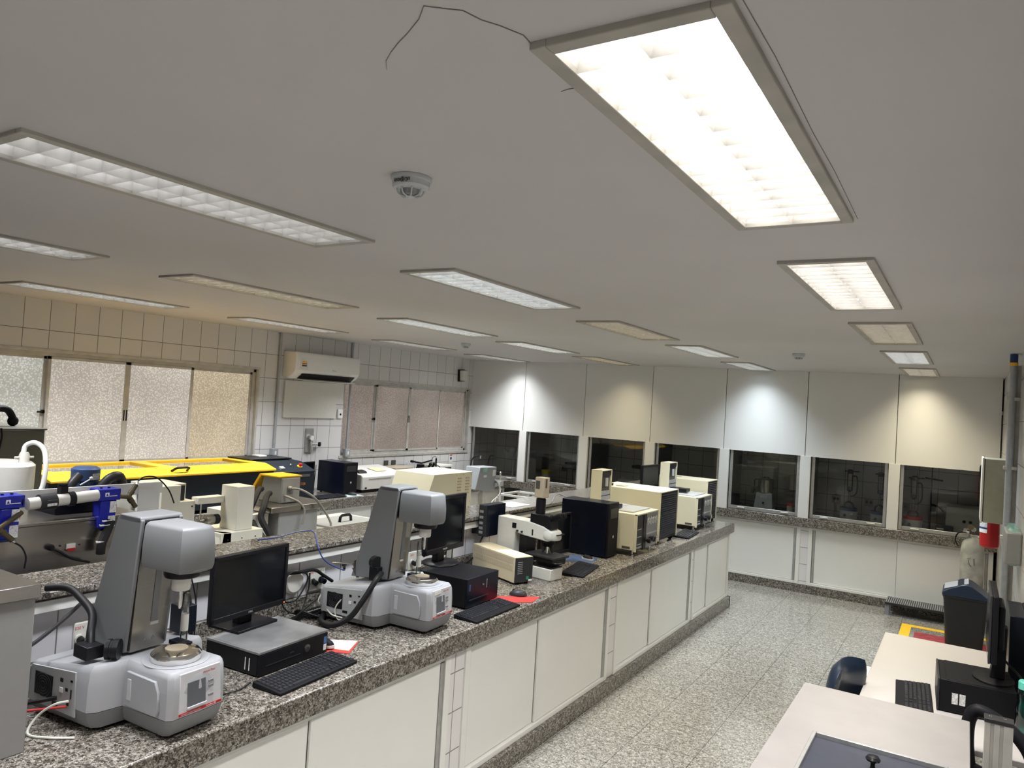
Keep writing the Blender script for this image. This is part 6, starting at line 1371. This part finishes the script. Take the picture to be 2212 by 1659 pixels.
for k in range(46): b.box(-.695 + k * .0202, -.687 + k * .0202, 9.105, 9.415, .14, .143)
v_ = obj('ribs', b, 'grey', stp, w=True, smooth=False); v_['kind'] = 'stuff'
for x in (-.70, .20):
    b = B(); b.box(x, x + .04, 9.12, 9.16, 0, .115); obj('leg', b, 'grey', stp, w=True); b = B(); b.box(x, x + .04, 9.36, 9.40, 0, .115); obj('leg', b, 'grey', stp, w=True)
# painted floor marking
t = thing('floor_marking', 'yellow painted square with red middle on the floor by the bin', 'floor marking', (-.1, 8.4, 0))
b = B()
for a in ((-.51, .30, 8.77, 8.86), (-.51, -.42, 7.95, 8.77), (-.42, .30, 7.95, 8.04)): b.box(*a, 0.0005, .0015)
obj('yellow_border', b, 'yellow_tape', t, w=True, smooth=False)
b = B(); b.box(-.38, .28, 8.08, 8.60, .0005, .0013); obj('red_patch', b, 'red_floor', t, w=True, smooth=False)
# bin
t = thing('waste_bin', 'large dark bin with black bag and pale grey swing lid in the right corner', 'waste bin', (.03, 8.2, 0))
bx, by = .03, 8.22
b = B(); b.rbox(bx - .17, bx + .19, by - .17, by + .17, [(0., .035), (.46, .005), (.50, 0), (.505, -.006), (.52, -.006)], .05); obj('bag_lined_body', b, 'bag', t, w=True)
b = B(); b.prism([(bx - .178, .52), (bx + .198, .52), (bx + .198, .535), (bx + .06, .635), (bx + .02, .645), (bx - .02, .64), (bx - .14, .58), (bx - .178, .55)], 'y', by - .178, by + .178); ld = obj('hood_lid', b, 'navychair', t, w=True, bev=.015)
b = B(); b.hexa([(bx - .165, by - .14, .574), (bx + .03, by - .14, .648), (bx + .03, by + .14, .648), (bx - .165, by + .14, .574)], [(bx - .162, by - .14, .58), (bx + .03, by - .14, .656), (bx + .03, by + .14, .656), (bx - .162, by + .14, .58)]); obj('swing_flap', b, 'bagwhite', ld, w=True, bev=.004)

# ------------------------------------------------------------------ desks at the lower right
t = thing('desk', 'pale office desk with black computer on it at the lower right', 'desk', (-.08, 4.55, 0))
b = B(); b.box(-.40, .295, 3.67, 5.33, .725, .75); obj('desk_top', b, pm('pale_laminate', (.48, .46, .445), .4, var=.02, scale=3), t, w=True, bev=.003)
b = B(); b.box(-.38, -.35, 5.25, 5.30, 0, .725); obj('leg', b, 'grey', t, w=True)
b = B(); b.box(.23, .28, 5.25, 5.30, 0, .725); obj('leg', b, 'grey', t, w=True)
b = B(); b.box(-.38, -.35, 3.69, 3.74, 0, .725); obj('leg', b, 'grey', t, w=True)
b = B(); b.box(.23, .28, 3.69, 3.74, 0, .725); obj('leg', b, 'grey', t, w=True)
b = B(); b.box(-.30, .22, 5.26, 5.28, .35, .725); obj('modesty_panel', b, 'grey', t, w=True)
t = thing('drawer_unit', 'low pale pedestal under the desk with a paper pile on it', 'drawer unit', (-.30, 4.75, 0))
b = B(); b.box(-.47, -.10, 4.52, 4.98, .03, .50); obj('body', b, 'ivory', t, w=True, bev=.003)
for k in range(2):
    b = B(); b.box(-.475, -.47, 4.54, 4.96, .06 + k * .22, .26 + k * .22); obj('drawer', b, 'ivory', t, w=True)
for x in (-.44, -.14):
    for y in (4.56, 4.94):
        b = B(); b.cyl((x, y, 0), (x, y, .032), .02); obj('caster', b, 'rubber', t, w=True)
for k, (m_, c_) in enumerate([('paper', 'white'), ('yellow', 'yellow'), ('label', 'printed'), ('label_dark', 'black'), ('paper', 'top white')]):
    b = B(); b.box(-.49 + .01 * (k % 2), -.28, 4.60 + .012 * k, 4.86 - .008 * k, .50 + .032 * k, .53 + .032 * k); t = obj('box_file', b, m_, at=(-.4, 4.7, .5 + .032 * k), bev=.002)
    tag(t, c_ + ' flat box in the pile peeking out beside the desk', 'box', 'flat boxes piled under the desk')
t = keyboard('dark keyboard lying on the pale desk left of the black desktop computer', (-.175, 4.14, .75), PI + math.radians(4), .44, .155, palm=True)
t = thing('desktop_computer', 'black flat desktop computer with two pale stickers on the pale desk', 'computer', (.07, 4.23, .75), math.radians(3.))
b = B(); b.box(-.145, .155, -.165, .165, .004, .150); cs = obj('case', b, 'matblack', t, bev=.004)
b = B(); b.box(-.155, -.145, -.165, .165, .004, .152); fr = obj('front_panel', b, 'charcoal', t, bev=.003)
b = B(); b.box(-.12, .15, -.16, .16, .150, .153); obj('lid_inset', b, 'matblack', cs, bev=.002)
for x in (-.095, -.065):
    b = B(); b.box(x, x + .024, -.1665, -.165, .045, .095); st_ = obj('pale_sticker', b, 'label', cs)
t = thing('monitor', 'black monitor seen edge-on with oval foot on the black desktop computer', 'monitor', (.13, 4.22, .903), 0, 'flat computer monitors')
b = B(); b.box(.125, .150, 4.04, 4.47, 1.015, 1.322); cs = obj('casing', b, 'matblack', t, w=True, bev=.006)
b = B(); b.box(.116, .125, 4.04, 4.47, 1.015, 1.322); bz = obj('bezel', b, 'charcoal', t, w=True, bev=.002)
b = B(); b.box(.1155, .1165, 4.055, 4.455, 1.04, 1.308); obj('screen', b, 'screen', bz, w=True)
b = B(); b.box(.150, .18, 4.13, 4.38, 1.06, 1.26); obj('rear_bulge', b, 'matblack', t, w=True, bev=.01)
b = B(); b.hexa([(.13, 4.19, .915), (.19, 4.19, .915), (.19, 4.31, .915), (.13, 4.31, .915)], [(.165, 4.21, 1.15), (.195, 4.21, 1.15), (.195, 4.29, 1.15), (.165, 4.29, 1.15)]); obj('stand_neck', b, 'matblack', t, w=True, bev=.004)
b = B(); b.rings([[(.145 + (.085 + q) * math.cos(2 * PI * i / 36), 4.22 + (.115 + q) * math.sin(2 * PI * i / 36), z) for i in range(36)] for z, q in ((.903, 0), (.910, 0), (.916, -.008))]); obj('stand_foot', b, 'matblack', t, w=True)
t = tower('black tower computer against the right wall behind the edge-on monitor', .215, .300, 4.50, 4.90, .75, 1.155)
cable('power_cable', 'black cable curving down behind the edge-on monitor', [(.165, 4.33, 1.02), (.19, 4.36, .97), (.22, 4.40, .93), (.255, 4.38, .90), (.29, 4.30, .87)], .006, 'rubber')
b = B(); b.box(.205, .255, 4.98, 5.10, .75, .83); t = obj('charger', b, 'matblack', at=(.23, 5.0, .75), bev=.004); tag(t, 'small black charger box at the back of the pale desk', 'charger')
t = thing('water_bottle', 'teal translucent water bottle at the right edge on the pale desk', 'bottle', (.262, 3.98, .75))
b = B(); b.lathe(.258, 3.98, [(.030, .75), (.036, .76), (.036, .88), (.030, .90), (.034, .93), (.026, .955)], 26); obj('body', b, 'teal', t, w=True)
b = B(); b.lathe(.258, 3.98, [(.028, .955), (.028, .985), (.024, .99)], 26); obj('cap', b, 'tealcap', t, w=True)

# blue-black chair
t = thing('swivel_chair', 'dark blue vinyl chair with curved backrest tucked behind the steel-topped table', 'chair', (-.62, 4.05, 0))
def padgrid(cx, cy, cz_, wy, hz, bend, th, mat, name, par, ax='x'):
    nu, nv = 12, 10; b = B(); fr_, bk_ = {}, {}
    for i in range(nu + 1):
        for j in range(nv + 1):
            u = -1 + 2 * i / nu; v = -1 + 2 * j / nv
            k = (1 - abs(v) ** 3.2 * .32) if v > 0 else (1 - abs(v) ** 3 * .25)
            y = cy + u * wy / 2 * k; z = cz_ + v * hz / 2 * (1 - .10 * abs(u) ** 3)
            x = cx + bend * u * u + .02 * v
            e = (max(0, 1 - u ** 4) * max(0, 1 - v ** 4)) ** .5
            fr_[i, j] = b.bm.verts.new((x + th * .5 * e, y, z)); bk_[i, j] = b.bm.verts.new((x - th * .5 * e - .004, y, z))
    for i in range(nu):
        for j in range(nv):
            b.bm.faces.new([fr_[i, j], fr_[i + 1, j], fr_[i + 1, j + 1], fr_[i, j + 1]]); b.bm.faces.new([bk_[i, j], bk_[i, j + 1], bk_[i + 1, j + 1], bk_[i + 1, j]])
    ed = [(i, 0) for i in range(nu)] + [(nu, j) for j in range(nv)] + [(i, nv) for i in range(nu, 0, -1)] + [(0, j) for j in range(nv, 0, -1)]
    for p, q in zip(ed, ed[1:] + ed[:1]): b.bm.faces.new([fr_[p], bk_[p], bk_[q], fr_[q]])
    return b
b = padgrid(-.50, 4.06, .72, .36, .36, .05, .07, 'navychair', 'backrest', t); b.rot(math.radians(-18), 'Z', (-.50, 4.06, .7)); obj('backrest', b, 'navychair', t, w=True)
b = B(); b.rings([[(-.30 + (.21 + q) * math.cos(2 * PI * i / 24), 4.02 + (.21 + q) * math.sin(2 * PI * i / 24), z) for i in range(24)] for z, q in ((.43, -.02), (.45, 0), (.49, 0), (.51, -.03))]); obj('seat', b, 'navychair', t, w=True)
b = B(); b.tube([(-.50, 4.02, .62), (-.53, 4.02, .50), (-.46, 4.02, .42), (-.30, 4.02, .42)], .016, 8); obj('back_bracket', b, 'black', t, w=True)
b = B(); b.cyl((-.30, 4.02, .08), (-.30, 4.02, .43), .025); obj('gas_column', b, 'black', t, w=True)
for k in range(5):
    a = 2 * PI * k / 5 + .3; x, y = -.30 + .26 * math.cos(a), 4.02 + .26 * math.sin(a)
    b = B(); b.tube([(-.30, 4.02, .10), (x, y, .065)], .018, 8, False); lg = obj('base_leg', b, 'black', t, w=True)
    b = B(); b.cyl((x, y - .012, .027), (x, y + .012, .027), .027, seg=14); obj('caster', b, 'rubber', lg, w=True)

# steel-topped table with sunk dark panel in the foreground
t = thing('steel_top_table', 'pale steel-topped table with sunken dark panel at the bottom right', 'table', (-.26, 2.9, 0))
b = B(); so = [(-.575, 1.9), (.052, 1.9), (.052, 3.555), (-.575, 3.555)]; si = [(-.452, 2.30), (0, 2.30), (0, 3.02), (-.452, 3.02)]
lp_ = [[b.bm.verts.new((x, y, z)) for x, y in q] for q, z in ((si, .868), (so, .868), (so, .90), (si, .90))]
for p, q in zip(lp_, lp_[1:] + lp_[:1]):
    for i in range(4): b.bm.faces.new([p[i], p[(i + 1) % 4], q[(i + 1) % 4], q[i]])
obj('steel_top', b, 'steel_pale', t, w=True, bev=.003)
b = B()
for a in ((-.452, -.438, 2.30, 3.02), (-.014, 0, 2.30, 3.02), (-.438, -.014, 3.006, 3.02), (-.438, -.014, 2.30, 2.314)): b.box(*a, .865, .906)
obj('panel_frame', b, 'alu', t, w=True, bev=.002)
b = B(); b.box(-.438, -.014, 2.314, 3.006, .868, .890); pn = obj('dark_panel', b, pm('dark_lid', (.04, .044, .06), .35, spec=.3), t, w=True)
b = B(); b.lathe(-.232, 2.855, [(.010, .89), (.007, .905), (.008, .915), (.022, .922), (.024, .928), (.018, .936), (.006, .939)], 26); obj('knob', b, 'black', pn, w=True)
b = B(); b.lathe(-.185, 2.84, [(.012, .89), (.012, .894), (.009, .896)], 18); obj('steel_plug', b, 'chrome', pn, w=True)
b = B(); b.box(-.56, .04, 1.95, 3.53, .10, .868); obj('cabinet_body', b, 'ltgrey', t, w=True)
for x in (-.54, .02):
    for y in (1.98, 3.5):
        b = B(); b.cyl((x, y, 0), (x, y, .10), .02); obj('foot', b, 'rubber', t, w=True)
# aluminium post
t = thing('aluminium_post', 'grooved grey aluminium post with black cap at the lower right corner', 'post', (.137, 3.26, 0))
b = B(); px0, px1, py = .093, .180, 3.26
b.box(px0, px1, py, py + .045, 0, 1.012); 
for x in (px0, px0 + .029, px0 + .058): b.box(x, x + .029 if x > px0 + .05 else x + .018, py - .006, py, 0, 1.012)
obj('profile', b, 'alu_dark', t, w=True, bev=.001)
b = B(); b.box(px0 - .002, px1 + .002, py - .010, py + .048, 1.012, 1.026); cpb = obj('cap', b, 'charcoal', t, w=True, bev=.001)
for x in (.11, .155):
    b = B(); b.lathe(x, py + .018, [(.005, 1.026), (.005, 1.029), (.002, 1.030)], 12); obj('screw', b, 'chrome', cpb, w=True)
b = B(); b.box(.06, .21, 3.22, 3.34, 0, .02); obj('foot_plate', b, 'alu_dark', t, w=True)
# dark mesh-backed chair
t = thing('office_chair', 'black office chair with open curved back frame behind the aluminium post', 'chair', (.14, 3.55, 0))
b = B(); b.tube([(.055, 3.60, .70), (.045, 3.62, .80), (.05, 3.64, .88), (.075, 3.64, .922), (.12, 3.63, .918), (.17, 3.62, .895), (.22, 3.60, .86), (.26, 3.58, .80), (.275, 3.57, .70)], .026, 12); obj('back_frame', b, 'matblack', t, w=True)
b = B(); b.rbox(.02, .29, 3.38, 3.78, [(.46, .02), (.48, 0), (.52, 0), (.54, .03)], .06); obj('seat', b, 'matblack', t, w=True)
b = B(); b.tube([(.165, 3.60, .72), (.165, 3.62, .60), (.16, 3.60, .50)], .022, 10); b.tube([(.055, 3.60, .71), (.165, 3.61, .68), (.275, 3.57, .71)], .02, 10); obj('back_support', b, 'matblack', t, w=True)
b = B(); b.cyl((.155, 3.56, .08), (.155, 3.56, .46), .025); obj('gas_column', b, 'black', t, w=True)
for k in range(5):
    a = 2 * PI * k / 5 + 1.1; x, y = .155 + .11 * math.cos(a), 3.56 + .20 * math.sin(a)
    b = B(); b.tube([(.155, 3.56, .10), (x, y, .06)], .018, 8, False); lg = obj('base_leg', b, 'black', t, w=True)
    b = B(); b.cyl((x, y - .012, .027), (x, y + .012, .027), .027, seg=14); obj('caster', b, 'rubber', lg, w=True)
# dispenser and grey wall cabinet
t = thing('wall_dispenser', 'grey dispenser with teal see-through rim high on the right wall', 'dispenser', (.28, 5.9, 1.2))
b = B(); b.rbox(.235, .31, 5.62, 6.02, [(1.235, .02), (1.26, 0), (1.44, 0), (1.465, .02)], .02); obj('teal_shell', b, 'teal_tint', t, w=True)
b = B(); b.box(.222, .31, 5.56, 5.90, 1.25, 1.45); obj('grey_cover', b, 'grey', t, w=True, bev=.01)
EXPO = .28

# ------------------------------------------------------------------ world and view
wd = bpy.data.worlds.new('world'); sc.world = wd; wd.use_nodes = True
bg = wd.node_tree.nodes['Background']; bg.inputs[0].default_value = (.75, .78, .85, 1); bg.inputs[1].default_value = .25
sc.view_settings.view_transform = 'Standard'; sc.view_settings.look = 'None'; sc.view_settings.gamma = 1; sc.view_settings.use_curve_mapping = False
sc.view_settings.exposure = EXPO if 'EXPO' in globals() else 0.
sc.cycles.use_denoising = True; sc.cycles.max_bounces = 8; sc.cycles.diffuse_bounces = 5; sc.cycles.glossy_bounces = 4; sc.cycles.transparent_max_bounces = 12
sc.cycles.sample_clamp_indirect = 6; sc.cycles.caustics_reflective = False; sc.cycles.caustics_refractive = False
